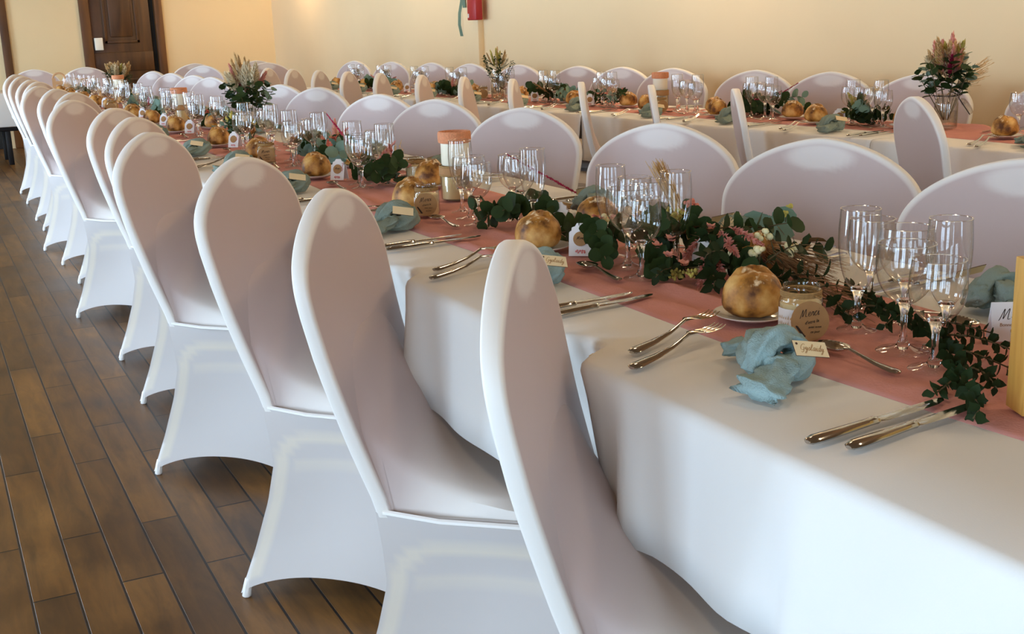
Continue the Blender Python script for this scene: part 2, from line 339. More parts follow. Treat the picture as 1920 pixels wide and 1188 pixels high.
def pen_mesh(txt, xh, width, name, material, parent, mtx, slant=.35):
    mb = MB(); x = 0; tot = sum(HAND[c][0] for c in txt)
    for c in txt:
        adv, strokes = HAND[c]
        for st in strokes:
            P_ = [Vector(((x + a - tot / 2 + slant * b) * xh, (b - .6) * xh, 0)) for a, b in st]; Q = []
            for i in range(len(P_) - 1):
                for k in range(4):
                    q = k / 4; p0, p1, p2, p3 = P_[max(i - 1, 0)], P_[i], P_[i + 1], P_[min(i + 2, len(P_) - 1)]
                    Q.append(.5 * (2 * p1 + (p2 - p0) * q + (2 * p0 - 5 * p1 + 4 * p2 - p3) * q * q + (3 * p1 - p0 - 3 * p2 + p3) * q ** 3))
            Q.append(P_[-1]); rows = []
            for i, p in enumerate(Q):
                d = Q[min(i + 1, len(Q) - 1)] - Q[max(i - 1, 0)]; d = d.normalized() if d.length else Vector((1, 0, 0))
                w = width * (.6 + .7 * abs(d.y)); n_ = Vector((-d.y, d.x, 0)) * w; rows.append([p - n_, p + n_])
            mb.loft(rows, False)
        x += adv
    mb.transform(mtx); return mb.build(name, material, parent, 180)
ORD = ['first', 'second', 'third', 'fourth', 'fifth', 'sixth', 'seventh', 'eighth', 'ninth', 'tenth', 'eleventh', 'twelfth', 'thirteenth', 'fourteenth', 'fifteenth', 'sixteenth']

# ------------------------------------------------------------------ room shell
mb = MB(); mb.box(X0 - .3, X1 + .3, Y0 - .3, Y1 + .3, -0.1, 0); struct(mb.build('floor', 'floor'))
mb = MB(); mb.box(X0 - .3, X1 + .3, Y0 - .3, Y1 + .3, ZC, ZC + .1); struct(mb.build('ceiling', 'ceil'))
mb = MB(); mb.box(X1, X1 + .3, Y0 - .3, Y1 + .3, 0, ZC); struct(mb.build('wall_right', 'wall'))
def wall_with(name, axis, at0, at1, a0, a1, opens, z0, z1):
    mb = MB(); cur = a0
    def bx(p, q, zz0, zz1):
        if axis == 'x': mb.box(at0, at1, p, q, zz0, zz1)
        else: mb.box(p, q, at0, at1, zz0, zz1)
    for o0, o1 in opens:
        bx(cur, o0, 0, ZC); bx(o0, o1, 0, z0); bx(o0, o1, z1, ZC); cur = o1
    bx(cur, a1, 0, ZC)
    return struct(mb.build(name, 'wall2'))
wall_with('wall_left', 'x', X0 - .3, X0, Y0 - .3, Y1, WIN_L, WZ0, WZ1)
wall_with('wall_back', 'y', Y0 - .3, Y0, X0, X1, WIN_B, WZ0, WZ1)
D0, D1 = 1.07, 2.0            # outer faces of the panelled door's frame on the end wall
wall_with('wall_front', 'y', Y1, Y1 + .3, X0, X1, [(-0.95, 0.1), (D0 + .06, D1 - .06)], 0.0, 2.2)
wi = 0
def window(axis, a, b):
    global wi; wi += 1
    e = bpy.data.objects.new('window_%d' % wi, None); COL.objects.link(e); struct(e)
    fr = MB(); t = .05
    def bx(mbb, p, q, z0, z1, d=.05):
        if axis == 'x': mbb.box(X0 - .1, X0 - .1 + d, p, q, z0, z1)
        else: mbb.box(p, q, Y0 - .1, Y0 - .1 + d, z0, z1)
    bx(fr, a, a + t, WZ0, WZ1); bx(fr, b - t, b, WZ0, WZ1); bx(fr, a, b, WZ0, WZ0 + t); bx(fr, a, b, WZ1 - t, WZ1)
    bx(fr, (a + b) / 2 - .03, (a + b) / 2 + .03, WZ0, WZ1)
    for k in (1, 2): bx(fr, a, b, WZ0 + k * (WZ1 - WZ0) / 3 - .015, WZ0 + k * (WZ1 - WZ0) / 3 + .015)
    fr.build('window_frame', 'lock', e)
    pn = MB()
    if axis == 'x': pn.add([(X0 - .08, a, WZ0), (X0 - .08, b, WZ0), (X0 - .08, b, WZ1), (X0 - .08, a, WZ1)], [(0, 1, 2, 3)])
    else: pn.add([(a, Y0 - .08, WZ0), (b, Y0 - .08, WZ0), (b, Y0 - .08, WZ1), (a, Y0 - .08, WZ1)], [(0, 1, 2, 3)])
    pn.build('window_pane', 'pane', e)
for a, b in WIN_L: window('x', a, b)
for a, b in WIN_B: window('y', a, b)

# panelled door in its frame, and the second door frame near the corner
def door(n, x0, x1, leaf=True):
    e = bpy.data.objects.new('door_%d' % n, None); COL.objects.link(e); struct(e); e.location = (0, Y1, 0)
    fr = MB()
    fr.bbox(x0, x0 + .11, -.03, .12, 0, 2.2, .008); fr.bbox(x1 - .09, x1, -.03, .12, 0, 2.2, .008); fr.bbox(x0, x1, -.03, .12, 2.1, 2.2, .008)
    fr.build('door_frame', 'doorframe', e)
    if leaf:
        a, b = x0 + .11, x1 - .145
        lf = MB(); lf.bbox(a, b, .02, .07, 0.01, 2.1, .006)
        for (z0, z1) in ((.18, .72), (1.12, 1.95)):
            pa, pb = a + .14, b - .14
            lf.bbox(pa, pb, .005, .025, z0, z0 + .035, .006); lf.bbox(pa, pb, .005, .025, z1 - .035, z1, .006)
            lf.bbox(pa, pa + .035, .005, .025, z0, z1, .006); lf.bbox(pb - .035, pb, .005, .025, z0, z1, .006)
            lf.bbox(pa + .07, pb - .07, .008, .03, z0 + .07, z1 - .07, .012)
        lf.bbox(a, b, .010, .03, .80, 1.02, .008)
        lf.build('door_leaf', 'door', e)
        lk = MB(); lk.bbox(a + .02, a + .11, -.05, .03, 1.05, 1.19, .006); lk.build('lock_box', 'lock', e)
        g = MB(); g.box(x1 - .145, x1 - .09, .06, .1, 0, 2.1); g.build('dark_gap', 'dark', e)  # near-black slab standing in for the shade between leaf and frame
    else:
        g = MB(); g.box(x0 + .1, x1 - .09, .04, .1, 0, 2.1); g.build('glass_leaf', 'dark', e)
    return e
door(1, D0, D1)
door(2, -1.0, 0.30, leaf=False)

# boxed pipe on the long wall with the red call box on it, and the ribbon hanging beside
mb = MB(); mb.bbox(X1 - .05, X1 + .01, 8.52, 8.80, 0, ZC, .01); struct(mb.build('trim_1', 'wall'))
t = thing('call_box', 'small dark red box fixed to wall above pale boxed pipe', 'call box', (X1 - .05, 8.50, 1.22))
mb = MB(); mb.bbox(-.06, 0, -.08, .08, 0, .2, .008); mb.build('housing', 'red', t)
mb = MB(); mb.bbox(-.064, -.058, .04, .066, .165, .185, .001); mb.build('sticker', 'lock', t); mb = MB(); mb.bbox(-.064, -.058, .045, .06, .02, .05, .001); mb.build('sticker', 'lock', t)
t = thing('ribbon', 'grey green ribbon hanging down the wall beside red call box', 'ribbon', (X1 - .03, 8.80, 1.1))
mb = MB()
for k, (y, z0) in enumerate(((0.0, .0), (-.09, .22))):
    rows = [[(-.02 - .012 * math.sin(i * 1.3 + k), y + .02 * math.sin(i * .9) - .004 * i, z0 + i * .09), (-.012 - .012 * math.sin(i * 1.3 + k), y + .075 + .02 * math.sin(i * .9) - .004 * i, z0 + i * .09)] for i in range(10)]
    mb.loft(rows, False)
mb.build('tail', 'green', t)

# wall lamps and ceiling lamps (warm)
def lamp_light(name, loc, power, color, radius=.08):
    l = bpy.data.lights.new(name, 'POINT'); l.energy = power; l.color = color; l.shadow_soft_size = radius
    o = bpy.data.objects.new(name, l); COL.objects.link(o); o.location = loc; return o
WARM = (1.0, 0.70, 0.40)
for (y, pw) in ((13.0, 40), (9.6, 14), (5.4, 26), (1.8, 26)):
    t = thing('wall_lamp', 'warm half shade wall lamp high on the long cream wall', 'wall lamp', (X1, y, 2.2), 0, 'wall lamps')
    mb = MB(); mb.bbox(-.02, 0, -.05, .05, -.06, .06, .006); mb.build('back_plate', 'black', t)
    mb = MB(); mb.lathe([(.05, -.05), (.1, .1)], 16, (-.12, 0, 0)); mb.build('lamp_shade', 'lampglass', t)
    mb = MB(); mb.tube([(-.01, 0, 0), (-.12, 0, -.03)], .012, 8); mb.build('arm', 'black', t)
    lamp_light('wall_lamp_light', (X1 - .14, y, 2.15), pw, WARM).parent = None
for x in (-1.4, 1.6):
    for y in (0.6, 4.2, 7.8, 11.4):
        t = thing('ceiling_lamp', 'round warm ceiling lamp on the brown ceiling', 'ceiling lamp', (x, y, ZC), 0, 'ceiling lamps')
        mb = MB(); mb.lathe([(0, -.1), (.12, -.09), (.2, -.05), (.22, -.015)], 24); mb.build('lamp_shade', 'lampglass', t)
        mb = MB(); mb.lathe([(.23, -.02), (.23, 0), (0, 0)], 24); mb.build('base_plate', 'lock', t)
        l = bpy.data.lights.new('ceiling_lamp_light', 'AREA'); l.shape = 'DISK'; l.size = .5; l.energy = P_CEIL; l.color = (1, .80, .56)
        o = bpy.data.objects.new('ceiling_lamp_light', l); COL.objects.link(o); o.location = (x, y, ZC - .13)

# ------------------------------------------------------------------ chairs
def interp(tab, x):
    if x <= tab[0][0]: return tab[0][1]
    for (a, b), (c, d) in zip(tab, tab[1:]):
        if x <= c:
            t = (x - a) / (c - a); return b + (d - b) * t
    return tab[-1][1]
def smooth(a, b, x):
    t = max(0, min(1, (x - a) / (b - a))); return t * t * (3 - 2 * t)
LEAN = [(.38, .118), (.46, .098), (.53, .075), (.60, .055), (.68, .034), (.76, .018), (.84, .004), (.93, -.008)]
HALF = [(.40, .175), (.46, .180), (.52, .188), (.60, .199), (.70, .212), (.77, .219)]
def make_chair():
    root = thing('banquet_chair', 'x', 'chair')
    # backrest slab: outline in (y, z)
    out = []
    for z in (.428, .44, .46, .50, .54, .58, .62, .66, .70, .735, .765): out.append((interp(HALF, z), z))
    zs, H, w = .79, .14, .219
    for k in range(25):
        y = w * math.cos(math.pi / 2 * k / 24) if k < 24 else 0
        q = (y / w); out.append((y, zs + H * max(0, 1 - q ** 1.6) ** .49))
    outline = out + [(-y, z) for y, z in reversed(out[:-1])]
    n = len(outline); cy, cz = 0, .70
    scales = [(0.0, 1), (.3, 1), (.5, 1), (.6, 1), (.66, 1), (.71, 1), (.75, 1), (.78, 1), (.81, 1), (.84, 1), (.87, 1), (.90, 1), (.925, 1), (.945, 1), (.965, .98), (.99, .88), (1.0, .6), (1.0, -.6), (.99, -.88), (.965, -.98), (.945, -1), (.925, -1), (.90, -1), (.87, -1), (.84, -1), (.81, -1), (.78, -1), (.75, -1), (.71, -1), (.66, -1), (.6, -1), (.5, -1), (.3, -1), (0, -1)]
    rings = []; tones = []
    for s, th in scales:
        ring = []; tn = []
        for (y, z) in outline:
            s2 = s
            yy = y * s2; zz = cz + (z - cz) * s2
            x = interp(LEAN, zz) + .0120 * th + .0045 * (1 - (yy / .22) ** 2) * (1 if th > 0 else -.3) * abs(th)
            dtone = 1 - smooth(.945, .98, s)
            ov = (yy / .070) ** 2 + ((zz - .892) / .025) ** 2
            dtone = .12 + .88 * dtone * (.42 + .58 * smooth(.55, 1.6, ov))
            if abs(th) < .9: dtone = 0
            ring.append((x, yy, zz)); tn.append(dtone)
        rings.append(ring); tones.append(tn)
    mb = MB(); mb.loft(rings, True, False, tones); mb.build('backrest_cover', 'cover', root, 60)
    # seat with the fabric bridging up to the backrest
    path = [(.036, .73), (.070, .65), (.105, .59), (.14, .545), (.185, .510), (.24, .487), (.31, .470), (.39, .460), (.44, .455), (.467, .447), (.478, .432)]
    halfw = [.180, .175, .171, .170, .173, .181, .188, .196, .201, .204, .204]
    rows = []; tn = []
    N = 17
    for (u, z), hw in zip(path, halfw):
        row = []; t_ = []
        sz = .45
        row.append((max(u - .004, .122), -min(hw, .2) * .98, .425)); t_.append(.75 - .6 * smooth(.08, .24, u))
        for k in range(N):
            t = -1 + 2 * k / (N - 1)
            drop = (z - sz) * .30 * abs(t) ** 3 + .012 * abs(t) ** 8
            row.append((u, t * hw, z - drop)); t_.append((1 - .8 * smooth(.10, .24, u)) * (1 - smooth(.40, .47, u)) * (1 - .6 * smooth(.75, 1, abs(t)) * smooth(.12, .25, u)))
        row.append((max(u - .004, .122), min(hw, .2) * .98, .425)); t_.append(.75 - .6 * smooth(.08, .24, u))
        rows.append(row); tn.append(t_)
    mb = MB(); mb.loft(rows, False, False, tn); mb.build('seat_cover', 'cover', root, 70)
    mb = MB()
    ring = [(.105, -.176, .437), (.2, -.196, .433), (.40, -.206, .430), (.468, -.2, .430), (.481, -.17, .430), (.481, .17, .430), (.468, .2, .430), (.40, .206, .430), (.2, .196, .433), (.105, .176, .437)]
    mb.tube(ring, .0045, 6); mb.build('seat_seam', 'pocket', root)
    # skirt
    UR = [(0, .092), (.15, .098), (.3, .100), (.5, .078), (.75, .042), (1, .002)]; HR = [(0, .177), (.3, .166), (.5, .163), (.75, .168), (1, .180)]
    UF = [(0, .476), (.2, .456), (.5, .44), (.8, .432), (1, .434)]; HF = [(0, .203), (.25, .186), (.6, .184), (1, .194)]
    rings = []; tones = []
    K = 26; V = 30
    for iv in range(V):
        v = iv / (V - 1); ur, hr, uf, hf = interp(UR, v), interp(HR, v), interp(UF, v), interp(HF, v)
        cs = [(ur, hr), (ur, -hr), (uf, -hf), (uf, hf)]
        ring = []; tn = []
        for c in range(4):
            (ax, ay), (bx, by) = cs[c], cs[(c + 1) % 4]
            for k in range(K):
                a = k / K; aa = a
                inw = .014 * math.sin(math.pi * a) * math.sin(math.pi * min(1, v * 1.0)) + .012 * math.sin(math.pi * a) * v
                x = ax + (bx - ax) * aa; y = ay + (by - ay) * aa
                nx, ny = -(by - ay), (bx - ax); l = math.hypot(nx, ny); nx /= l; ny /= l
                mx_, my_ = .25 - x, -y
                if nx * mx_ + ny * my_ < 0: nx, ny = -nx, -ny
                x += nx * inw; y += ny * inw
                zb = .010 + .052 * (1 - abs(2 * a - 1) ** 2.2) ** .8
                z = .436 + (zb - .436) * v
                e = min(a, 1 - a)
                # the frame tube shows as a cream arch: down both legs and across under the seat
                qx, qz = abs(a - .5) * .36 - (.148 - .05), .082 + .05 - v * .42
                dd = math.hypot(max(qx, 0), max(qz, 0)) + min(max(qx, qz), 0) - .05
                band = smooth(-.006, .004, dd) * (1 - smooth(.020, .030, dd))
                band = max(band, .55 * (1 - smooth(.006, .016, abs(v * .42 - .135))) if abs(a - .5) < .38 else 0)
                if v > .965: band = 0
                ring.append((x, y, z)); tn.append(band)
        rings.append(ring); tones.append(tn)
    mb = MB(); mb.loft(rings, True, False, tones)
    mb.build('skirt_cover', 'skirt', root, 80)
    for (x, y, sx, sy) in ((.012, .173, -1, 1), (.012, -.173, -1, -1), (.424, -.186, 1, -1), (.424, .186, 1, 1)):
        p = MB(); rr = []
        for z, s, dx in ((.001, .0085, 0), (.004, .0105, 0), (.026, .0100, -.003), (.042, .008, -.006), (.048, .004, -.009)):
            rr.append([(x + (-sx) * (-dx) + s * math.cos(q), y + sy * dx * .4 + s * math.sin(q), z) for q in [2 * math.pi * k / 8 for k in range(8)]])
        p.loft(rr, True, True); p.build('foot_pocket', 'pocket', root)
    return root
chair0 = make_chair()
CH = []
def chair(x, y, ang, label, group): CH.append((x, y, R(ang))); put(chair0, (x, y, 0), R(ang), label, group)
DEL = math.atan(.057); CD, SD = math.cos(DEL), math.sin(DEL)
def fA(t, s): return (t, s)
def fB(t, s): return (2.39 + t * CD - s * SD, t * SD + s * CD)

AL = [(-.113, 1.235, -36.5), (-.139, 1.85, -36), (-.133, 2.475, -42), (-.172, 3.33, -39), (-.10, 4.02, -37), (-.075, 4.62, -38), (-.13, 5.45, -38), (-.03, 6.22, -38), (-.05, 6.80, -36), (-.09, 7.34, -36), (-.02, 8.12, -36), (-.02, 8.62, -36), (0, 9.55, -36), (.01, 10.25, -36)]
for i, (x, y, a) in enumerate(AL): chair(x, y, a, 'white stretch-covered banquet chair, %s from camera along aisle side of aisle table' % ORD[i], 'covered chairs along the aisle table')
AR = [(.955, 1.39, 207), (.945, 1.90, 207), (.93, 2.47, 206), (.955, 3.28, 207), (.945, 3.95, 208), (.92, 4.47, 209), (.94, 5.33, 207), (.90, 5.83, 208), (.92, 6.45, 207), (.91, 7.4, 205), (.91, 7.9, 207), (.90, 8.6, 206), (.90, 9.3, 205)]
for i, (x, y, a) in enumerate(AR): chair(x, y, a, 'white stretch-covered banquet chair, %s from camera along inner side of aisle table' % ORD[i], 'covered chairs along the aisle table')
BN = [(2.637, -27), (3.455, -33), (3.96, -32), (4.465, -31), (5.06, -33), (5.56, -33), (6.06, -33), (6.62, -33), (7.12, -34), (7.62, -33), (8.13, -34), (8.66, -33)]
for i, (y, a) in enumerate(BN): chair(2.14 - .057 * y - .03, y, a, 'white stretch-covered banquet chair, %s from camera along inner side of wall table' % ORD[i], 'covered chairs along the wall table')
BF = [(2.9, 205), (3.564, 205), (4.07, 206), (4.56, 207), (5.2, 207), (5.66, 206), (6.1, 207), (6.787, 206), (7.45, 206), (8.05, 207), (8.75, 206), (9.5, 206)]
for i, (y, a) in enumerate(BF): chair(3.13 - .058 * y, y, a - 5, 'white stretch-covered banquet chair, %s from camera along wall side of wall table' % ORD[i], 'covered chairs along the wall table')
chair(.27, 11.75, 268, 'white stretch-covered banquet chair at far end of aisle table, beside dark second door', 'covered chairs at the far table ends')
chair(.72, 11.75, 266, 'white stretch-covered banquet chair at far end of aisle table, before panelled door', 'covered chairs at the far table ends')
for i, (x, y) in enumerate(((1.62, 11.2), (2.2, 11.2), (2.05, 10.3), (1.5, 10.3))):
    chair(x, y, 262 + 4 * i if i < 2 else 300 - 40 * (i - 1), 'white stretch-covered banquet chair by far cream wall, %s of the four past wall table' % ORD[i], 'covered chairs at the far table ends')

# ------------------------------------------------------------------ tables, cloths, runners
def table(name_label, cloth_label, fr, W, s0, s1, hang, seed, end0, end1, rz):
    dents = []          # where a chair back leans against the cloth
    for (x, y, a) in CH:
        for ly in (-.2, .2):
            px, py = x + .043 * math.cos(a) - ly * math.sin(a), y + .043 * math.sin(a) + ly * math.cos(a)
            t_, s_ = (px, py) if rz == 0 else ((px - 2.39) * CD + py * SD, -(px - 2.39) * SD + py * CD)
            ls = s_ - (s0 + s1) / 2
            if -.05 < t_ < W / 2 - .1: dents.append((-1, ls, t_ + .018))
            elif W / 2 + .1 < t_ < W + .05: dents.append((1, ls, W - t_ + .018))
    ox, oy = fr(W / 2, (s0 + s1) / 2)
    t = thing('folding_table', name_label, 'table', (ox, oy, 0), rz)
    L = s1 - s0
    mb = MB(); mb.bbox(-W / 2 + .075, W / 2 - .075, -L / 2 + .012, L / 2 - .012, .715, .742, .006); mb.build('tabletop', 'oak', t)
    for sy in (-1, 1):
        mb = MB(); yy = sy * (L / 2 - .13); mb.tube([(0, yy, .715), (0, yy, .03)], .022, 10); mb.tube([(-.11, yy, .02), (.11, yy, .02)], .02, 8); mb.build('leg', 'black', t)
    # the cloth: one sheet over the top, down both long sides (and the free ends)
    rg = random.Random(seed); ph = [rg.uniform(0, 6) for _ in range(6)]
    def fold(s, d):     # outward push of a hanging side at arc s, depth d (0 top .. 1 hem)
        e = 0.010 * math.sin(s * 5.1 + ph[0]) + 0.008 * math.sin(s * 9.7 + ph[1]) + 0.004 * math.sin(s * 23 + ph[2])
        for c0 in (() if seed == 10 else (-L / 2 + .35 + .1 * math.sin(ph[3]), .12 * math.sin(ph[4]), L / 2 - .3 + .1 * math.sin(ph[5]))) + ((.80 - .99, 1.19 - .99, 1.98 - .99) if seed == 10 else ()):
            e += .020 * math.exp(-((s - c0) / .035) ** 2) - .012 * math.exp(-((s - c0 - .07) / .05) ** 2)
        return e * d ** .8 + .012 * d
    prof = []
    r = .014
    cols = [(-W / 2, .75 - hang, 1.0), (-W / 2, .75 - hang * .75, .75), (-W / 2, .75 - hang * .5, .5), (-W / 2, .75 - hang * .25, .25), (-W / 2, .75 - r, .04), (-W / 2 + r * .3, .75 - r * .3, 0), (-W / 2 + r, .75, 0)]
    cols += [(-W / 2 + W * k / 6, .75, 0) for k in range(1, 6)]
    cols += [(-x, z, d) for x, z, d in reversed(cols[:7])]
    rows = []
    nn = max(40, int(L / .022))
    for i in range(nn + 1):
        s = -L / 2 + L * i / nn; row = []
        for (x, z, d) in cols:
            sg = -1 if x < 0 else 1
            xx = x + sg * (fold(s * (1 if sg > 0 else 1.13), d) if d > 0 else 0)
            if abs(x) > W / 2 - .02:
                for dsg, ds, dd in dents:
                    if dsg == sg and abs(s - ds) < .2: xx -= sg * (dd + .065 * d + .012) * math.exp(-((s - ds) / (.06 + .03 * d)) ** 4)
            zz = z + (.004 * math.sin(s * 3 + ph[2]) * d if d > .9 else 0)
            row.append((xx, s, zz))
        rows.append(row)
    mb = MB(); mb.loft(rows, False)
    for flag, sgn in ((end0, -1), (end1, 1)):
        if flag:
            rr = []
            for d in (0, .25, .5, .75, 1.0):
                rr.append([(-W / 2 + W * k / 20, sgn * (L / 2 + fold(k * .05, d) if d else L / 2), .75 - hang * d) for k in range(21)])
            mb.loft(rr, False)
    o = mb.build('tablecloth', 'cloth', None, 60); o.location = (ox, oy, 0); o.rotation_euler = (0, 0, rz)
    sol = o.modifiers.new('thickness', 'SOLIDIFY'); sol.thickness = .0012; sol.offset = -1
    tag(o, cloth_label, 'tablecloth', 'white tablecloths')
WA, WB = .80, .61
TA = [-.9, 2.88, 4.93, 6.95, 8.95, 11.05]
for i, (a, b) in enumerate(zip(TA, TA[1:])):
    table('folding table under cloth, %s table of the aisle row counting from camera' % ORD[i], 'white cloth hanging over %s table of the aisle row, counting from camera' % ORD[i], fA, WA, a + .001, b - .001, .205, 10 + i, i == 0, i == 4, 0)
TB = [1.15, 3.10, 4.93, 6.95, 9.2]
for i, (a, b) in enumerate(zip(TB, TB[1:])):
    table('folding table under cloth, %s table of the wall row counting from camera' % ORD[i], 'white cloth hanging over %s table of the wall row, counting from camera' % ORD[i], fB, WB, a + .001, b - .001, .215, 30 + i, i == 0, i == 3, DEL)

ITEMS = []
def runner(label, fr, W, s0, s1, t0, t1, rz, seed):
    rg = random.Random(seed); rows = []; n = int((s1 - s0) / .018); K = 26
    folds = [rg.uniform(.05, .95) for _ in range(7)]
    for i in range(n + 1):
        s = s0 + (s1 - s0) * i / n; row = []; cx_, cy_ = fr((t0 + t1) / 2, s)
        near_ = [q for q in ITEMS if abs(q[1] - cy_) < .3 and abs(q[0] - cx_) < .45]
        a = t0 + .022 * math.sin(s * 1.9 + 1) + .012 * math.sin(s * 4.3); b = t1 + .020 * math.sin(s * 1.7 + 2.2) + .010 * math.sin(s * 5.1)
        for k in range(K + 1):
            q = k / K; z = .7512
            for j, f in enumerate(folds):
                c = f + .06 * math.sin(s * (1.1 + .3 * j) + j)
                z += .0100 * (0.5 + .5 * math.sin(s * (1.3 + j * .4) + 2 * j)) * math.exp(-((q - c) / .028) ** 2)
            z += .0006 * (1 + math.sin(q * 40 + s * 3))
            if k in (0, K): z = .7506
            x, y = fr(a + (b - a) * q, s)
            for ix, iy, ir in near_: z = min(z, .7535 + .25 * max(0, math.hypot(x - ix, y - iy) - ir))
            row.append((x, y, z))
        rows.append(row)
    mb = MB(); mb.loft(rows, False); o = mb.build('table_runner', 'runner', None, 70)
    sol = o.modifiers.new('thickness', 'SOLIDIFY'); sol.thickness = .0006; sol.offset = -1
    tag(o, label, 'table runner')

# ------------------------------------------------------------------ table ware
Z0 = .7545                       # what lies on the cloth or on the runner
def set_geom(o): return o
def mk(name, cat): return thing(name, 'x', cat)

def glass(kind, simple):
    P = {'champagne_flute': dict(foot=.027, stem=.0038, sh=.056, bowl=[(.0045, .054), (.011, .060), (.018, .071), (.0235, .088), (.0272, .110), (.0285, .132), (.0275, .155), (.0265, .170)]),
         'wine_glass': dict(foot=.034, stem=.0042, sh=.064, bowl=[(.005, .062), (.014, .067), (.025, .077), (.0335, .092), (.0378, .110), (.0375, .125), (.0355, .142)]),
         'small_wine_glass': dict(foot=.031, stem=.0042, sh=.060, bowl=[(.005, .058), (.014, .063), (.025, .073), (.0325, .088), (.0345, .104), (.0335, .120), (.0315, .138)])}[kind]
    n = 16 if simple else 28
    ft = [(P['foot'] - .001, .0006), (P['foot'], .0014), (P['foot'] - .0008, .0022), (P['foot'] * .55, .0045), (.009, .009)]
    st = [(0, .004), (.006, .004), (.009, .009), (P['stem'] + .001, .017), (P['stem'], .03), (P['stem'] + .0002, P['sh'] - .014), (.0068, P['sh'] - .004), (.011, P['sh'] + .004), (.0085, P['sh'] + .006), (0, P['sh'] + .0055)]
    rim = P['bowl'][-1]
    t = thing(kind, 'x', 'glass')
    def bowl(mb):
        pr = P['bowl']; fine = []
        for i in range(len(pr) - 1):
            for k in range(2):
                q = k / 2; p0, p1, p2, p3 = pr[max(i - 1, 0)], pr[i], pr[i + 1], pr[min(i + 2, len(pr) - 1)]
                f = lambda a, b, c, d: .5 * (2 * b + (c - a) * q + (2 * a - 5 * b + 4 * c - d) * q * q + (3 * b - a - 3 * c + d) * q ** 3)
                fine.append((f(p0[0], p1[0], p2[0], p3[0]), f(p0[1], p1[1], p2[1], p3[1])))
        fine.append(pr[-1]); mb.lathe(fine, n); return mb
    def rimring(mb):
        r = .0007; mb.lathe([(rim[0] + r * math.cos(a), rim[1] + r * math.sin(a)) for a in [2 * math.pi * k / 6 for k in range(7)]], n); return mb
    if simple:
        mb = MB(); bowl(mb); mb.lathe(ft, n); mb.cur = 1; mb.lathe(st, n); rimring(mb); o = mb.build(kind, ['bowlglass', 'solidglass'])
        bpy.data.objects.remove(t); return tag(o, 'x', 'glass')
    mb = MB(); bowl(mb).build('bowl', 'bowlglass', t)
    mb = MB(); rimring(mb).build('rim', 'solidglass', t)
    mb = MB(); mb.lathe(ft, n).build('foot', 'bowlglass', t)
    mb = MB(); mb.lathe(st, n).build('stem', 'solidglass', t)
    return t

def bar(secs, n=8):
    """loft along +x: (x, y, z, half width, half thickness)"""
    return [[(x, y + hw * math.cos(a), z + ht * math.sin(a)) for a in [2 * math.pi * k / n for k in range(n)]] for x, y, z, hw, ht in secs]
def knife_parts():
    h = MB(); h.loft(bar([(0, 0, .003, .004, .002), (.003, 0, .0035, .0075, .0032), (.012, 0, .004, .0095, .0042), (.05, 0, .004, .0085, .004), (.085, 0, .004, .0068, .0038), (.100, 0, .004, .0064, .004), (.104, 0, .004, .0068, .0045), (.107, 0, .004, .006, .0035)]), True, True)
    b = MB(); b.loft([[(x, -lo, .0035), (x, (hi - lo) / 2 - .001, .0035 + t), (x, hi, .0035 + t * .9), (x, hi, .003), (x, (hi - lo) / 2, .002)] for x, lo, hi, t in ((.105, .005, .005, .0014), (.115, .008, .0058, .0012), (.16, .0095, .006, .001), (.20, .008, .0055, .0009), (.216, .0035, .005, .0008), (.222, -.002, .004, .0004))], True, True)
    return h, b
def fork_parts():
    h = MB(); h.loft(bar([(0, 0, .003, .004, .0018), (.003, 0, .0035, .0085, .003), (.012, 0, .004, .0105, .0034), (.05, 0, .006, .0078, .0026), (.085, 0, .010, .0042, .0022), (.108, 0, .016, .003, .002), (.124, 0, .021, .0034, .0018)]), True, True)
    b = MB(); b.loft(bar([(.122, 0, .0205, .0034, .0016), (.130, 0, .0215, .008, .0012), (.140, 0, .0205, .0112, .0011), (.151, 0, .0185, .0118, .001)]), True, True)
    for k in range(4):
        y = -.0094 + .00627 * k
        b.loft(bar([(.149, y, .0187, .0018, .0011), (.168, y, .0165, .0016, .001), (.185, y, .0165, .0014, .001), (.198, y * .95, .0195, .0007, .0006)], 6), True, True)
    return h, b
def spoon_parts():
    h = MB(); h.loft(bar([(0, 0, .0025, .003, .0015), (.003, 0, .003, .0065, .0024), (.010, 0, .003, .008, .0026), (.04, 0, .004, .005, .002), (.07, 0, .008, .0028, .0017), (.088, 0, .011, .003, .0016), (.098, 0, .0105, .004, .0014)]), True, True)
    b = MB(); rows = []
    for i in range(11):
        q = i / 10; x = .094 + .056 * q; w = .0165 * math.sqrt(max(0, 1 - (2 * q - 1) ** 2)) * (1.05 - .12 * q) + .0008; row = []
        for k in range(9):
            s = -1 + 2 * k / 8; row.append((x, s * w, .0095 - (.0075 * (1 - s * s)) * math.sin(math.pi * min(1, q * .92 + .06)) - .001 * q))
        rows.append(row)
    b.loft(rows, False)
    return h, b
def cutlery(kind, parts_fn, n1, n2, simple):
    h, b = parts_fn()
    if simple:
        h.add(b.v, b.f); o = h.build(kind, 'steel'); return tag(o, 'x', 'cutlery')
    t = thing(kind, 'x', 'cutlery'); h.build(n1, 'steel', t); o = b.build(n2, 'steel', t)
    if kind == 'dessert_spoon':
        sol = o.modifiers.new('thickness', 'SOLIDIFY'); sol.thickness = .0009
    return t

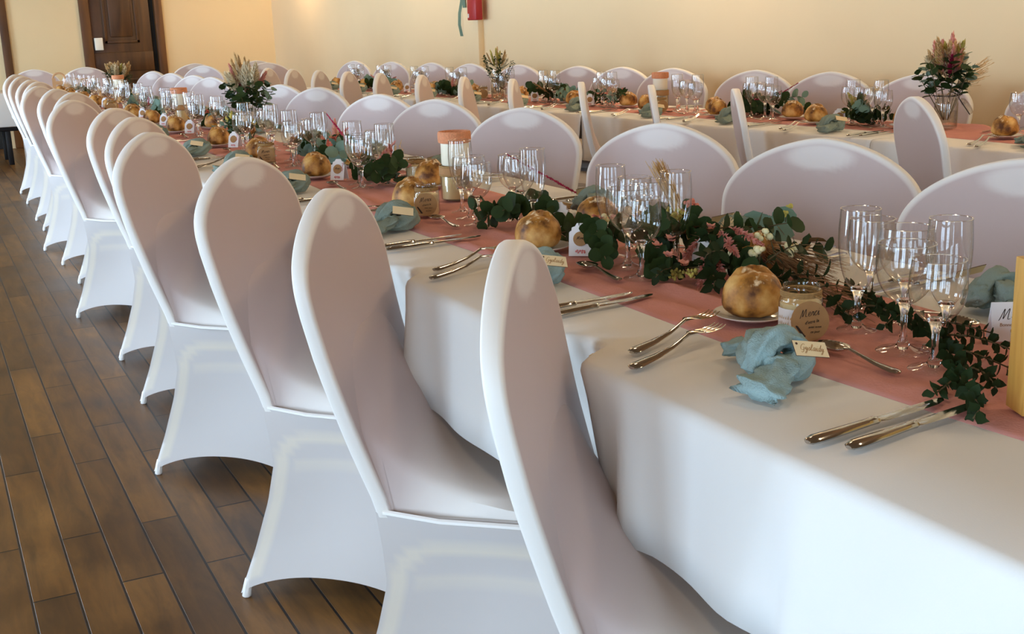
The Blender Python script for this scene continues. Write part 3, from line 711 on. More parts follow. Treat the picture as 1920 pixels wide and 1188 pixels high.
def bread(seed):
    rg = random.Random(seed); t = thing('bread_roll', 'x', 'bread roll')
    nu, nv = 40, 22; rows = []
    for j in range(nv + 1):
        v = j / nv; th = math.pi * v; row = []
        for i in range(nu):
            ph = 2 * math.pi * i / nu
            r = .0455 + .0035 * noise.noise(Vector((math.cos(ph) * 1.5 + seed, math.sin(ph) * 1.5, th)))
            x = r * math.sin(th) ** .72 * math.cos(ph); y = r * .95 * math.sin(th) ** .72 * math.sin(ph); c = -math.cos(th)
            z = (.022 + c * .045) if c > 0 else (.022 + c * .022)
            if c < 0: x *= 1 - .05 * c * c; y *= 1 - .05 * c * c
            # baker's cut along x over the crown: a raised ear with a groove beside it
            if c > .15:
                e = math.exp(-((y - .010) / .006) ** 2) * smooth(.15, .6, c) * (1 - smooth(.018, .032, abs(x)))
                g = math.exp(-((y + .002) / .005) ** 2) * smooth(.15, .6, c) * (1 - smooth(.018, .032, abs(x)))
                z += .0065 * e - .0035 * g
            z += .0012 * noise.noise(Vector((x, y, z)) * 90 + Vector((seed, 0, 0)))
            row.append((x, y, max(z, .0)))
        rows.append(row)
    mb = MB(); mb.loft(rows[1:-1], True, True); mb.build('crust', 'bread', t, 70)
    mb = MB(); rows = []
    for k in range(13):
        x = -.026 + .052 * k / 12; hh = .0045 * math.sin(math.pi * k / 12)
        rows.append([(x, .0015, .0655 - abs(x) * .33), (x, .006 + .002 * math.sin(k * 2.1), .0665 + hh - abs(x) * .33 + .001 * math.sin(k * 3.3)), (x, .0105, .064 - abs(x) * .33)])
    mb.loft(rows, False); mb.build('torn_ear', 'crumb', t)
    return t
def plate():
    mb = MB(); mb.lathe([(0, .003), (.036, .003), (.041, .005), (.055, .0095), (.0565, .0108), (.056, .0115), (.05, .0088), (.04, .0066), (.036, .005), (0, .005)], 36)
    return tag(mb.build('bread_plate', 'porcelain'), 'x', 'plate')

def jar(full):
    t = thing('candle_jar', 'x', 'jar')
    mb = MB(); mb.lathe([(0, .001), (.026, .001), (.029, .004), (.0295, .01), (.0295, .05), (.028, .056), (.0245, .061), (.0245, .064), (.026, .065), (.026, .068), (.0245, .069), (.0245, .073), (.0235, .0745), (.0225, .073), (.0225, .062), (.027, .05)], 28); mb.build('glass_body', 'jarglass', t)
    mb = MB(); mb.lathe([(0, .003), (.0255, .003), (.0275, .007), (.0275, .049), (.026, .0505), (0, .0505)], 24); mb.build('candle_wax', 'honey', t)
    mb = MB()
    for k in range(3): mb.lathe([(.0265 + .0016 * math.cos(a), .0600 + .0026 * k + .0016 * math.sin(a)) for a in [2 * math.pi * q / 6 for q in range(7)]], 24)
    mb.tube([(.0, -.027, .061), (.006, -.034, .062), (.0, -.037, .060), (-.005, -.034, .063), (.0, -.028, .062)], .0012, 5); mb.build('twine', 'twine', t)
    if full:
        mb = MB(); rows = []
        for k in range(13):
            a = R(150 + 100 * k / 12); rows.append([(.0299 * math.cos(a), .0299 * math.sin(a), .008), (.0299 * math.cos(a), .0299 * math.sin(a), .044)])
        mb.loft(rows, False); lb = mb.build('paper_label', 'paper', t)
        for k, (z, w) in enumerate(((.030, 9), (.022, 6), (.015, 12))):
            mb = MB()
            for i in range(w):
                a = R(158 + 7 * i); q = .0303
                mb.add([(q * math.cos(a), q * math.sin(a), z), (q * math.cos(a + .05), q * math.sin(a + .05), z), (q * math.cos(a + .05), q * math.sin(a + .05), z + .0035 * (1 + (i * 7 % 3) / 3)), (q * math.cos(a), q * math.sin(a), z + .002)], [(0, 1, 2, 3)])
            mb.build('print', 'kraft_pale', lb)
    # round kraft tag hanging at the front (towards -x, -y)
    ang = R(-112); cx_, cy_ = .0345 * math.cos(ang), .0345 * math.sin(ang)
    mb = MB(); rt_ = .0265
    mb.lathe([(0, -.0004), (rt_, -.0004), (rt_, .0004), (0, .0004)], 30)
    mt_ = Matrix.Translation((cx_, cy_, .0305)) @ Matrix.Rotation(ang + math.pi / 2, 4, 'Z') @ Matrix.Rotation(R(80), 4, 'X')
    mb.transform(mt_); tg = mb.build('kraft_tag', 'kraft', t)
    if full:
        fm = mt_ @ Matrix.Translation((0, 0, .0007))
        pen_mesh('Merci', .0058, .00035, 'lettering', 'ink', tg, fm @ Matrix.Translation((-.001, .010, 0)) @ Matrix.Rotation(R(6), 4, 'Z'))
        text_mesh("d'etre la", .006, 'lettering', 'ink', tg, fm @ Matrix.Translation((.002, -.001, 0)) @ Matrix.Rotation(R(8), 4, 'Z'), .35)
        text_mesh('avec nous', .0045, 'lettering', 'ink', tg, fm @ Matrix.Translation((.006, -.008, 0)), .3)
        text_mesh('ce jour', .0045, 'lettering', 'ink', tg, fm @ Matrix.Translation((.006, -.0145, 0)), .3)
        mb = MB()
        for k in range(6): mb.leaf((-.016 + .0018 * k, -.009 - .0021 * k, .0), (-.7, .7 - k * .12, 0), (0, 0, 1), .006, .003, 0)
        mb.transform(fm); mb.build('printed_sprig', 'ink', tg)
    return t

def tent(word):
    """white folded gift tag with scalloped top, kraft disc and pink printed flowers"""
    t = thing('folded_tag', 'x', 'gift tag')
    w, h = .022, .062
    outl = [(-w, 0), (w, 0), (w, h * .72), (w * .8, h * .76), (w * .78, h * .86), (w * .5, h * .9), (w * .35, h), (-w * .35, h), (-w * .5, h * .9), (-w * .78, h * .86), (-w * .8, h * .76), (-w, h * .72)]
    for sg, nm in ((1, 'front_flap'), (-1, 'back_flap')):
        mb = MB(); th = .0006
        vs = []
        for off in (0, th):
            for x, z in outl: vs.append((x, z, off))
        n = len(outl); fs = [tuple(range(n)), tuple(range(2 * n - 1, n - 1, -1))] + [(i, (i + 1) % n, n + (i + 1) % n, n + i) for i in range(n)]
        mb.add(vs, fs)
        mt_ = Matrix.Translation((0, -.017 * sg, 0)) @ Matrix.Rotation(R(90 - 16 * sg), 4, 'X')
        mb.transform(mt_); f = mb.build(nm, 'paper', t, 20)
        if sg == 1:
            fm = mt_ @ Matrix.Translation((0, h * .52, .0016))
            d = MB(); d.lathe([(0, -.001), (.0135, -.001), (.014, 0), (.0135, .001), (0, .001)], 22); d.transform(fm); d.build('kraft_disc', 'kraft', t)
            if word:
                pen_mesh('Merci', .0032, .0003, 'lettering', 'ink', f, fm @ Matrix.Translation((0, .001, .0013)))
            d = MB()
            for k in range(9): d.ball((-.008 + .0021 * k + .001 * math.sin(k * 3), -h * .38 + .0022 * math.sin(k * 2.2), -.0006), .0021, 6, 4, (1, 1, .25))
            for k in range(6): d.ball((.0155 + .0012 * math.sin(k * 2), -.004 + .0042 * k, -.0006), .0018, 6, 4, (1, 1, .25))
            d.transform(fm); d.build('floral_print', 'floral', f)
    return t

def napkin(seed, material):
    """gauze napkin tied in a loose knot, one tail towards the seat, one towards the runner"""
    rg = random.Random(seed); t = thing('knotted_napkin', 'x', 'napkin')
    mb = MB()
    def cloth_tube(pts, rads, flat, n=36, wr=.16, sd=0):
        P_ = []
        for i in range(len(pts) - 1):
            for k in range(5):
                q = k / 5; p0, p1, p2, p3 = [Vector(pts[j]) for j in (max(i - 1, 0), i, i + 1, min(i + 2, len(pts) - 1))]
                P_.append((.5 * (2 * p1 + (p2 - p0) * q + (2 * p0 - 5 * p1 + 4 * p2 - p3) * q * q + (3 * p1 - p0 - 3 * p2 + p3) * q ** 3), rads[i] + (rads[i + 1] - rads[i]) * q))
        P_.append((Vector(pts[-1]), rads[-1]))
        st = len(mb.v); mb.tube([a for a, b in P_], [b for a, b in P_], n, flat, True)
        N_ = len(P_)
        for i in range(N_):
            c0 = P_[i][0]
            for k in range(n):
                idx = st + i * n + k; v = Vector(mb.v[idx]); d = v - c0
                a = 2 * math.pi * k / n
                f = 1 + wr * (1 - 2 * abs(math.sin(2.5 * a + i * .12 + sd))) * .75 + wr * noise.noise(Vector((math.cos(a) * 1.6 + sd, math.sin(a) * 1.6 + i * .3, seed))) * 1.6 + .16 * noise.noise(v * 120)
                v = c0 + d * f; v.z = max(v.z, .0006); mb.v[idx] = tuple(v)
    # loop (ring lying tilted), crossing band, tails
    loop = [(.035 * math.cos(a) + .012, .030 * math.sin(a), .026 + .012 * math.sin(a * 1.0 + 1)) for a in [R(20 + 330 * k / 8) for k in range(9)]]
    cloth_tube(loop, [.017, .019, .020, .021, .021, .020, .019, .018, .016], .85, 40, .2, 1)
    cloth_tube([(.045, -.026, .02), (.022, -.012, .045), (-.004, .004, .049), (-.026, .018, .034), (-.036, .026, .014)], [.012, .017, .019, .017, .013], .8, 40, .22, 3)
    cloth_tube([(-.004, -.008, .026), (-.035, -.014, .024), (-.062, -.012, .018), (-.088, -.004, .014), (-.108, .006, .012)], [.016, .019, .022, .027, .031], .45, 40, .26, 5)
    cloth_tube([(.026, .012, .026), (.046, .032, .024), (.064, .052, .016), (.078, .068, .012)], [.015, .017, .020, .024], .5, 40, .26, 7)
    mb.transform(Matrix.Scale(.96, 4)); mb.build('gauze', material, t, 180)
    tg = MB(); tg.box(-.0225, .0225, -.0105, .0105, 0, .0014); tg.cur = 1; tg.box(-.0226, .0226, -.0106, .0106, .0001, .0012)
    tm = Matrix.Translation((-.033, -.046, .046)) @ Matrix.Rotation(R(-59), 4, 'Z') @ Matrix.Rotation(R(42), 4, 'X') @ Matrix.Rotation(R(14), 4, 'Y')
    tg.transform(tm); o = tg.build('name_tag', ['tagwood', 'tagedge'], t)
    return t, o, tm

PRO = {}
def proto(key):
    if key in PRO: return PRO[key]
    k = key.split('|')
    if k[0] in ('champagne_flute', 'wine_glass', 'small_wine_glass'): o = glass(k[0], k[1] == 's')
    elif k[0] == 'table_knife': o = cutlery('table_knife', knife_parts, 'handle', 'blade', k[1] == 's')
    elif k[0] == 'table_fork': o = cutlery('table_fork', fork_parts, 'handle', 'tines', k[1] == 's')
    elif k[0] == 'dessert_spoon': o = cutlery('dessert_spoon', spoon_parts, 'handle', 'bowl', k[1] == 's')
    elif k[0] == 'bread_roll': o = bread(int(k[1]))
    elif k[0] == 'bread_plate': o = plate()
    elif k[0] == 'candle_jar': o = jar(k[1] == 'f')
    elif k[0] == 'folded_tag': o = tent(k[1] == 'f')
    elif k[0] == 'knotted_napkin':
        o, tg, tm = napkin(int(k[1]), 'napkin' if k[2] == 'b' else 'napkin2')
        if k[2] == 'b':
            pen_mesh('Gyslaidy', .0050, .00032, 'lettering', 'kraft', tg, tm @ Matrix.Translation((.001, 0, .0016)) @ Matrix.Rotation(R(-3), 4, 'Z'))
            mb = MB(); mb.lathe([(.0016, .0015), (.0016, .0019), (0, .0019)], 10, (-.018, .006, 0)); mb.transform(tm); mb.build('hole', 'tagedge', tg)
    PRO[key] = o
    return o
TURN = {'champagne_flute': 'tall champagne flute', 'wine_glass': 'round-bowled water glass, larger stemmed one', 'small_wine_glass': 'small stemmed wine glass'}
def setting(fr, rz, W, side, yc, where, idx, seed, skip=(), gift='jar', near=True, glasses=True, da=0, dg=0):
    """one place: a runs inward from the seat's table edge, b to the sitter's own left"""
    rg = random.Random(seed)
    def at(a, b, z=0):
        a += da
        if side == 1: x, y = fr(a, yc + b)
        else: x, y = fr(W - a, yc - b)
        return (x, y, Z0 + z)
    base = rz + (0 if side == 1 else math.pi)
    pl = '%s place from camera, %s' % (ORD[idx], where)
    s = 'n' if near else 's'
    j = lambda k=1: rg.uniform(-1, 1) * k
    def P(key, name, a, b, ang, label, group, z=0, tilt=0):
        if name in skip: return
        rot = (0, tilt, base + R(ang)) if tilt else None
        put(proto(key), at(a, b, z), base + R(ang), label, group, rot)
        x_, y_, _ = at(a, b)
        if name in ('knife1', 'knife2', 'fork1', 'fork2', 'spoon'):
            for q in range(8): ITEMS.append((x_ + .03 * q * math.cos(base + R(ang)), y_ + .03 * q * math.sin(base + R(ang)), .024))
        else: ITEMS.append((x_, y_, {'plate': .06, 'napkin': .10, 'gift': .04}.get(name, .04)))
    P('table_fork|' + s, 'fork1', .064 + j(.004), .188 + j(.006), 21 + j(2), 'steel fork, one nearer the bread, ' + pl, 'forks')
    P('table_fork|' + s, 'fork2', .030 + j(.004), .130 + j(.006), 20 + j(2), 'steel fork, one nearer the napkin, ' + pl, 'forks')
    P('table_knife|' + s, 'knife1', .034 + j(.004), -.190 + j(.004), 7 + j(2), 'steel table knife, one nearer the napkin, ' + pl, 'knives')
    P('table_knife|' + s, 'knife2', .060 + j(.004), -.228 + j(.004), 8 + j(2), 'steel table knife, outer of the pair, ' + pl, 'knives')
    P('dessert_spoon|' + s, 'spoon', .284 + j(.004), -.072 + j(.006), 87 + j(3), 'steel dessert spoon lying crosswise, ' + pl, 'dessert spoons', .002)
    P('knotted_napkin|%d|%s' % (seed % 2, 'b' if near and seed < 2 else 'g'), 'napkin', .166 + j(.008), .008 + j(.008), 33 + j(8), 'knotted gauze napkin with wooden name tag, ' + pl, 'knotted napkins')
    P('bread_plate|', 'plate', .306 + j(.003), .245, 0, 'small white bread plate, ' + pl, 'bread plates', .002)
    P('bread_roll|%d' % (seed % 3), 'bread', .306 + j(.003), .245, j(60), 'round crusty bread roll on small plate, ' + pl, 'bread rolls', .0075)
    if gift == 'jar': P('candle_jar|' + ('f' if near else 'p'), 'gift', .300, .132, j(6), 'small candle jar with round kraft tag, ' + pl, 'candle jars', .002)
    else: P('folded_tag|' + ('f' if near else 'p'), 'gift', .352, .165, -38 + j(10), 'white folded gift tag with kraft disc, ' + pl, 'folded tags', .002)
    if glasses:
        for nm, a, b in (('champagne_flute', .380, .112), ('wine_glass', .360, .010), ('small_wine_glass', .332, -.078)):
            P(nm + '|' + s, nm, a + dg + j(.006), b + j(.008), 0, TURN[nm] + ', ' + pl, nm.replace('_', ' ') + ('s' if nm[-1] != 's' else 'es'), .002)
YL = [1.07, 1.72, 2.38, 3.14, 3.78, 4.40, 5.22, 5.82, 6.42, 7.20, 7.80, 8.42, 9.20, 9.80]
for i, y in enumerate(YL): setting(fA, 0, WA, 1, y, 'aisle side of aisle table', i, i, gift='jar' if i in (0, 2, 4, 9) else 'tag', near=i < 5)
YR = [1.17, 1.79, 2.31, 3.20, 3.82, 4.40, 5.22, 5.78, 6.38, 7.18, 7.78, 8.42, 9.2]
for i, y in enumerate(YR): setting(fA, 0, WA, 2, y, 'inner side of aisle table', i, 20 + i, gift='jar' if i in (3, 5, 8) else 'tag', near=i < 4, skip=('gift',) if i == 0 or i > 3 else ())
YBN = [2.52, 3.40, 4.00, 4.52, 5.16, 5.72, 6.26, 6.86, 7.40, 7.95, 8.5]
for i, y in enumerate(YBN): setting(fB, DEL, WB, 1, y, 'inner side of wall table', i, 40 + i, gift='jar' if i in (3, 6) else 'tag', near=False, glasses=True, da=-.035)
YBF = [2.75, 3.52, 4.12, 4.62, 5.30, 5.85, 6.36, 6.95, 7.5, 8.1, 8.6]
for i, y in enumerate(YBF): setting(fB, DEL, WB, 2, y, 'wall side of wall table', i, 60 + i, gift='jar' if i in (2, 5) else 'tag', near=False, skip=('napkin', 'spoon', 'gift'), da=-.06, dg=-.075)

ITEMS += [(.46, 2.70, .05), (.46, 6.12, .05), (.56, 8.75, .05), (.56, 5.15, .05), (.60, 9.0, .05), (.35, .81, .09), (.512, 1.03, .04), (2.635, 3.16, .05), (2.32, 6.25, .05)]
runner('dusty pink gauze runner laid along the aisle table', fA, WA, -.6, 9.2, .225, .59, 0, 3)
runner('dusty pink gauze runner laid along the wall table', fB, WB, 1.3, 9.1, .20, .53, DEL, 5)
# tall candle holders with a copper glitter rim
def candle():
    t = thing('candle_holder', 'x', 'candle')
    mb = MB(); mb.lathe([(0, .001), (.036, .001), (.040, .004), (.041, .02), (.041, .072), (.039, .082), (.036, .088), (.0335, .086), (.038, .07), (.038, .004), (0, .004)], 32); mb.build('lower_jar', 'jarglass', t)
    mb = MB(); mb.lathe([(0, .005), (.036, .005), (.0365, .06), (0, .062)], 28); mb.build('lower_wax', 'honey', t)
    mb = MB(); mb.lathe([(.0415, .066), (.0425, .067), (.0425, .083), (.0415, .084)], 32); mb.build('kraft_band', 'kraft', t)
    mb = MB(); mb.lathe([(.042, .062), (.043, .064), (.042, .066)], 32); mb.lathe([(.042, .084), (.043, .086), (.042, .088)], 32); mb.build('cord', 'twine', t)
    mb = MB(); mb.lathe([(0, .088), (.033, .088), (.0355, .092), (.0355, .150), (.0, .150)], 32); mb.build('candle_wax', 'wax', t)
    mb = MB(); mb.lathe([(.0355, .143), (.041, .145), (.042, .150), (.042, .168), (.040, .172), (.036, .172), (.0345, .168), (.0345, .150)], 32); mb.build('glitter_rim', 'copper', t)
    mb = MB(); mb.tube([(0, 0, .149), (.001, 0, .162)], .001, 5); mb.build('wick', 'tagedge', t)
    return t
cnd = candle()
for i, (x, y, lb) in enumerate(((.46, 2.70, 'cream candle in stacked jar with copper glitter rim, nearer one on aisle table'), (.46, 6.12, 'cream candle in stacked jar with copper glitter rim, middle of aisle table'), (.56, 8.75, 'cream candle in stacked jar with copper glitter rim, far end of aisle table'))):
    put(cnd, (x, y, Z0 + .002), .3 * i, lb, 'glitter rimmed candles')
x, y = fB(.42, 4.86); put(cnd, (x, y, Z0 + .002), 1, 'cream candle in stacked jar with copper glitter rim, on wall table', 'glitter rimmed candles')

# wooden table number frame at the end, only its edge in view
t = thing('display_stand', 'upright pale oak display stand on pink runner beside white handwritten card', 'stand', (.288, .838, Z0 + .002), R(-24))
mb = MB(); mb.bbox(0, .022, -.02, .02, 0, .168, .0015); mb.build('side_bar', 'oak', t)
mb = MB(); mb.bbox(.128, .150, -.02, .02, 0, .168, .0015); mb.build('side_bar', 'oak', t)
mb = MB(); mb.bbox(.0221, .1279, -.02, .02, 0, .022, .0015); mb.build('bottom_bar', 'oak', t)
mb = MB(); mb.bbox(.0221, .1279, -.02, .02, .146, .168, .0015); mb.build('top_bar', 'oak', t)
mb = MB(); mb.box(.0222, .1278, -.002, .002, .0221, .1459); mb.build('backing_card', 'kraft', t)
# the small upright card beside it
t = thing('text_card', 'white upright card with handwritten lines, beside oak frame and dark greenery', 'card', (.512, 1.030, Z0 + .002), R(-30))
mb = MB(); mb.bbox(-.028, .028, -.0006, .0006, 0, .052, .0004); mb.transform(Matrix.Rotation(R(-14), 4, 'X')); cd = mb.build('card', 'paper', t)
mb = MB(); mb.bbox(-.028, .028, -.0006, .0006, 0, .052, .0004); mb.transform(Matrix.Translation((0, .025, 0)) @ Matrix.Rotation(R(14), 4, 'X')); mb.build('back_flap', 'paper', t)
fm = Matrix.Rotation(R(-14), 4, 'X') @ Matrix.Translation((0, -.0009, .034)) @ Matrix.Rotation(R(90), 4, 'X')
pen_mesh('Merci', .0082, .0004, 'lettering', 'ink', cd, fm)
text_mesh('Bonne et belle', .0062, 'lettering', 'kraft', cd, fm @ Matrix.Translation((0, -.012, 0)), .1)
text_mesh('fete', .0062, 'lettering', 'kraft', cd, fm @ Matrix.Translation((0, -.020, 0)), .1)

# ------------------------------------------------------------------ greenery and dried flowers
def curve_pts(p0, p1, n, sag, rg, wob=.01):
    p0, p1 = Vector(p0), Vector(p1); out = []
    sd = (p1 - p0).cross(Vector((0, 0, 1)))
    if sd.length < 1e-5: sd = Vector((1, 0, 0))
    sd.normalize(); ph = rg.uniform(0, 6)
    for i in range(n):
        q = i / (n - 1); p = p0.lerp(p1, q) + sd * (wob * math.sin(q * 4 + ph) - wob * math.sin(ph) * (1 - q)) + Vector((0, 0, sag * math.sin(math.pi * q))); out.append(p)
    return out
def sprig(pts, lm, sm, L, W, step, rg, kind='round', spread=1.0, fl=.35, zmin=None):
    """leaves in pairs along a stem"""
    acc = 0; k = 0
    sm.tube(pts, [.0018 * (1 - .6 * i / len(pts)) for i in range(len(pts))], 5)
    for a, b in zip(pts, pts[1:]):
        seg = (b - a).length; d = (b - a).normalized()
        while acc < seg:
            p = a + d * acc; k += 1
            for sg in (0, math.pi):
                an = k * 1.35 + sg + rg.uniform(-.4, .4)
                o1 = d.orthogonal().normalized(); o2 = d.cross(o1)
                rad = o1 * math.cos(an) + o2 * math.sin(an)
                ld = (d * rg.uniform(.25, .8) + rad * spread).normalized()
                nrm = (d * 1.0 - rad * .5 + Vector((rg.uniform(-fl, fl), rg.uniform(-fl, fl), rg.uniform(0, fl * 2))))
                s_ = rg.uniform(.7, 1.15)
                st = len(lm.v); lm.leaf(p, ld, nrm, L * s_, W * s_, rg.uniform(.02, .25), kind)
                if zmin is not None:
                    for q in range(st, len(lm.v)):
                        x, y, z = lm.v[q]
                        if z < zmin: lm.v[q] = (x, y, zmin + .002 + (zmin - z) * .05)
            acc += step
        acc -= seg
def plume(mb, p0, p1, r, n, rg, hair=.022, w=.0011, taper=True):
    p0, p1 = Vector(p0), Vector(p1); d = (p1 - p0).normalized(); o1 = d.orthogonal().normalized(); o2 = d.cross(o1)
    mb.tube([p0, p0.lerp(p1, .5), p1], [.0014, .001, .0004], 4)
    for i in range(n):
        q = rg.uniform(.12, 1); an = rg.uniform(0, 6.28); rad = o1 * math.cos(an) + o2 * math.sin(an)
        rr = r * (math.sin(math.pi * min(1, q * .8 + .15)) if taper else 1)
        a = p0.lerp(p1, q); b = a + rad * rr * rg.uniform(.5, 1) + d * hair * rg.uniform(.4, 1)
        sd = d.cross(rad) * w
        mb.add([a - sd, a + sd, a.lerp(b, .55) + sd * 1.3 + rad * .001, b, a.lerp(b, .55) - sd * 1.3 + rad * .001], [(0, 1, 2, 3, 4)])
def grass_bundle(mb, p0, p1, spread, n, rg, thick=.0009, seeds=0):
    p0, p1 = Vector(p0), Vector(p1)
    for i in range(n):
        e = p1 + Vector((rg.gauss(0, 1), rg.gauss(0, 1), rg.gauss(0, .7))) * spread; b = p0 + Vector((rg.gauss(0, 1), rg.gauss(0, 1), 0)) * .004
        e.z = max(e.z, Z0 + .004); b.z = max(b.z, Z0 + .003)
        m_ = b.lerp(e, .55) + Vector((rg.gauss(0, 1), rg.gauss(0, 1), rg.gauss(0, 1))) * spread * .25; m_.z = max(m_.z, Z0 + .003)
        mb.tube([b, m_, e], [thick, thick, thick * .5], 4)
        for k in range(seeds):
            q = m_.lerp(e, rg.uniform(.1, 1)); dr = Vector((rg.gauss(0, 1), rg.gauss(0, 1), rg.gauss(0, 1))).normalized()
            mb.leaf(q, (e - m_).normalized() + dr * .5, dr, .009, .003, 0, 'pt')
def blob_cluster(mb, c, r, n, size, rg, flat=.7):
    for i in range(n):
        d = Vector((rg.gauss(0, 1), rg.gauss(0, 1), rg.gauss(0, 1))).normalized() * r * rg.uniform(.3, 1); mb.ball((c[0] + d.x, c[1] + d.y, max(Z0 + size, c[2] + d.z * flat)), size * rg.uniform(.7, 1.2), 6, 4)
def blossom(mb, c, r, rg, n=6):
    for k in range(n):
        an = 2 * math.pi * k / n + rg.uniform(-.3, .3); d = Vector((math.cos(an), math.sin(an), rg.uniform(.1, .9)))
        mb.leaf(c, d, Vector((-d.x, -d.y, 1)), r, r * .8, -.1)
def stalk(name, label, cat, group=None):
    return thing(name, label, cat, (0, 0, 0), 0, group)

def euc_sprig(label, pts, L, W, step, seed, mat_='leaf', kind='round', group='loose greenery', name='eucalyptus_sprig', extra=()):
    rg = random.Random(seed); t = stalk(name, label, 'sprig', group); lm, sm = MB(), MB()
    P_ = [Vector(p) for p in pts]; Q = []
    for a, b in zip(P_, P_[1:]): Q += curve_pts(a, b, 5, .004, rg, .006)[:-1]
    Q.append(P_[-1]); sprig(Q, lm, sm, L, W, step, rg, kind, zmin=Z0 + .002)
    for e0, e1 in extra:
        sprig(curve_pts(e0, e1, 6, .008, rg, .006), lm, sm, L * .9, W * .9, step, rg, kind, zmin=Z0 + .002)
    lm.build('leaves', mat_, t, 180); sm.build('twig', 'stem', t, 180); return t
z = Z0
# first big arrangement (between the second places)
euc_sprig('round-leaved eucalyptus sprig by candle jar and stemmed glasses of the third place', [(.50, 2.33, z + .03), (.42, 2.26, z + .045), (.30, 2.24, z + .02)], .038, .037, .022, 1, extra=[((.44, 2.28, z + .03), (.34, 2.18, z + .05)), ((.46, 2.28, z + .03), (.43, 2.12, z + .04)), ((.40, 2.25, z + .03), (.32, 2.30, z + .045))])
euc_sprig('broad dark eucalyptus branch under the glasses of second aisle-side place', [(.37, 2.02, z + .02), (.41, 1.85, z + .05), (.45, 1.68, z + .06), (.50, 1.50, z + .035)], .036, .032, .019, 2, extra=[((.39, 1.92, z + .03), (.33, 1.80, z + .06)), ((.44, 1.74, z + .05), (.38, 1.66, z + .09)), ((.48, 1.58, z + .05), (.54, 1.52, z + .09)), ((.46, 1.66, z + .05), (.50, 1.74, z + .09)), ((.40, 1.88, z + .03), (.31, 1.72, z + .025)), ((.45, 1.70, z + .05), (.56, 1.60, z + .07)), ((.47, 1.62, z + .05), (.41, 1.46, z + .03)), ((.42, 1.80, z + .05), (.52, 1.83, z + .07)), ((.40, 1.72, z + .03), (.33, 1.60, z + .02)), ((.50, 1.55, z + .03), (.58, 1.47, z + .05))])
euc_sprig('deep green leafy branch tucked between pink plumes and the second bread roll', [(.36, 1.62, z + .015), (.42, 1.50, z + .03), (.44, 1.36, z + .02)], .030, .017, .013, 3, 'leaf2', 'pt', extra=[((.40, 1.56, z + .03), (.37, 1.48, z + .07)), ((.44, 1.46, z + .04), (.47, 1.40, z + .08)), ((.37, 1.60, z + .02), (.31, 1.56, z + .02)), ((.42, 1.52, z + .03), (.44, 1.62, z + .08)), ((.40, 1.55, z + .02), (.34, 1.46, z + .02)), ((.43, 1.44, z + .02), (.50, 1.38, z + .03)), ((.38, 1.66, z + .02), (.44, 1.74, z + .03))])
euc_sprig('trailing small-leaved dark green sprig hanging past the glass feet to runner edge', [(.50, 1.33, z + .02), (.45, 1.22, z + .02), (.42, 1.10, z + .02), (.37, 1.02, z + .022), (.315, .945, z + .02), (.255, .868, z + .016), (.220, .832, z + .008)], .018, .013, .009, 4, 'leaf2', 'pt', name='boxwood_sprig', extra=[((.45, 1.20, z + .02), (.40, 1.22, z + .02)), ((.42, 1.12, z + .02), (.46, 1.02, z + .025)), ((.40, 1.06, z + .02), (.43, .95, z + .02)), ((.36, 1.01, z + .02), (.38, .92, z + .015)), ((.31, .95, z + .02), (.30, .87, z + .018)), ((.44, 1.16, z + .02), (.39, 1.13, z + .02)), ((.30, .93, z + .015), (.245, .91, z + .01))])
euc_sprig('brown-stemmed thin sprig with few dark leaves behind first candle jar', [(.36, 1.33, z + .02), (.40, 1.26, z + .03), (.38, 1.18, z + .02)], .020, .013, .016, 5, 'leaf2', 'pt', name='boxwood_sprig', extra=[((.38, 1.30, z + .02), (.44, 1.28, z + .04))])
euc_sprig('pale blue-green eucalyptus leaves standing at inner table edge by tan plume', [(.62, 1.70, z + .02), (.69, 1.76, z + .035), (.72, 1.79, z + .05)], .055, .05, .04, 6, 'leaf3')
def stem_thing(name, label, cat, build, seed, mats):
    rg = random.Random(seed); t = stalk(name, label, cat); build(t, rg); return t
def plume_thing(name, label, p0, p1, r, n, seed, material, hair=.022, w=.0011, extra=()):
    rg = random.Random(seed); t = stalk(name, label, 'dried flower'); mb = MB(); plume(mb, p0, p1, r, n, rg, hair, w)
    for a, b in extra: plume(mb, a, b, r * .8, int(n * .7), rg, hair, w)
    mb.build('plume', material, t, 180); s_ = MB(); s_.tube([Vector(p0), Vector(p0) - (Vector(p1) - Vector(p0)) * .35 + Vector((0, 0, 0))], .0012, 5)
    for i in range(len(s_.v)):
        x, y, zz = s_.v[i]; s_.v[i] = (x, y, max(zz, Z0 + .002))
    s_.build('stalk', 'stem', t); return t
plume_thing('astilbe_plume', 'dusty pink feathery plume drooping toward the second bread roll', (.44, 1.60, z + .055), (.345, 1.50, z + .008), .013, 240, 11, 'pink', .014, extra=[((.43, 1.58, z + .05), (.375, 1.46, z + .01)), ((.45, 1.64, z + .06), (.37, 1.60, z + .02))])
plume_thing('astilbe_plume', 'pale pink grass plume lying behind white folded tag of second place', (.47, 2.0, z + .03), (.37, 1.88, z + .05), .012, 160, 12, 'pink', .016, extra=[((.50, 1.98, z + .03), (.42, 1.95, z + .06))])
plume_thing('astilbe_plume', 'rose pink feathery plume crossing the dark leaves beside white buds', (.47, 1.62, z + .075), (.40, 1.47, z + .06), .013, 200, 18, 'pink', .014, extra=[((.48, 1.60, z + .08), (.44, 1.46, z + .075))])
plume_thing('pampas_plume', 'pale tan feathery plume lying at inner edge behind pink flowers', (.52, 1.68, z + .05), (.70, 1.86, z + .045), .018, 260, 13, 'pampas', .03)
plume_thing('amaranth_stem', 'thin magenta stem leaning over the glasses, nearer one on aisle table', (.66, 2.39, z + .02), (.515, 2.51, z + .125), .0045, 220, 14, 'magenta', .006, .0012)
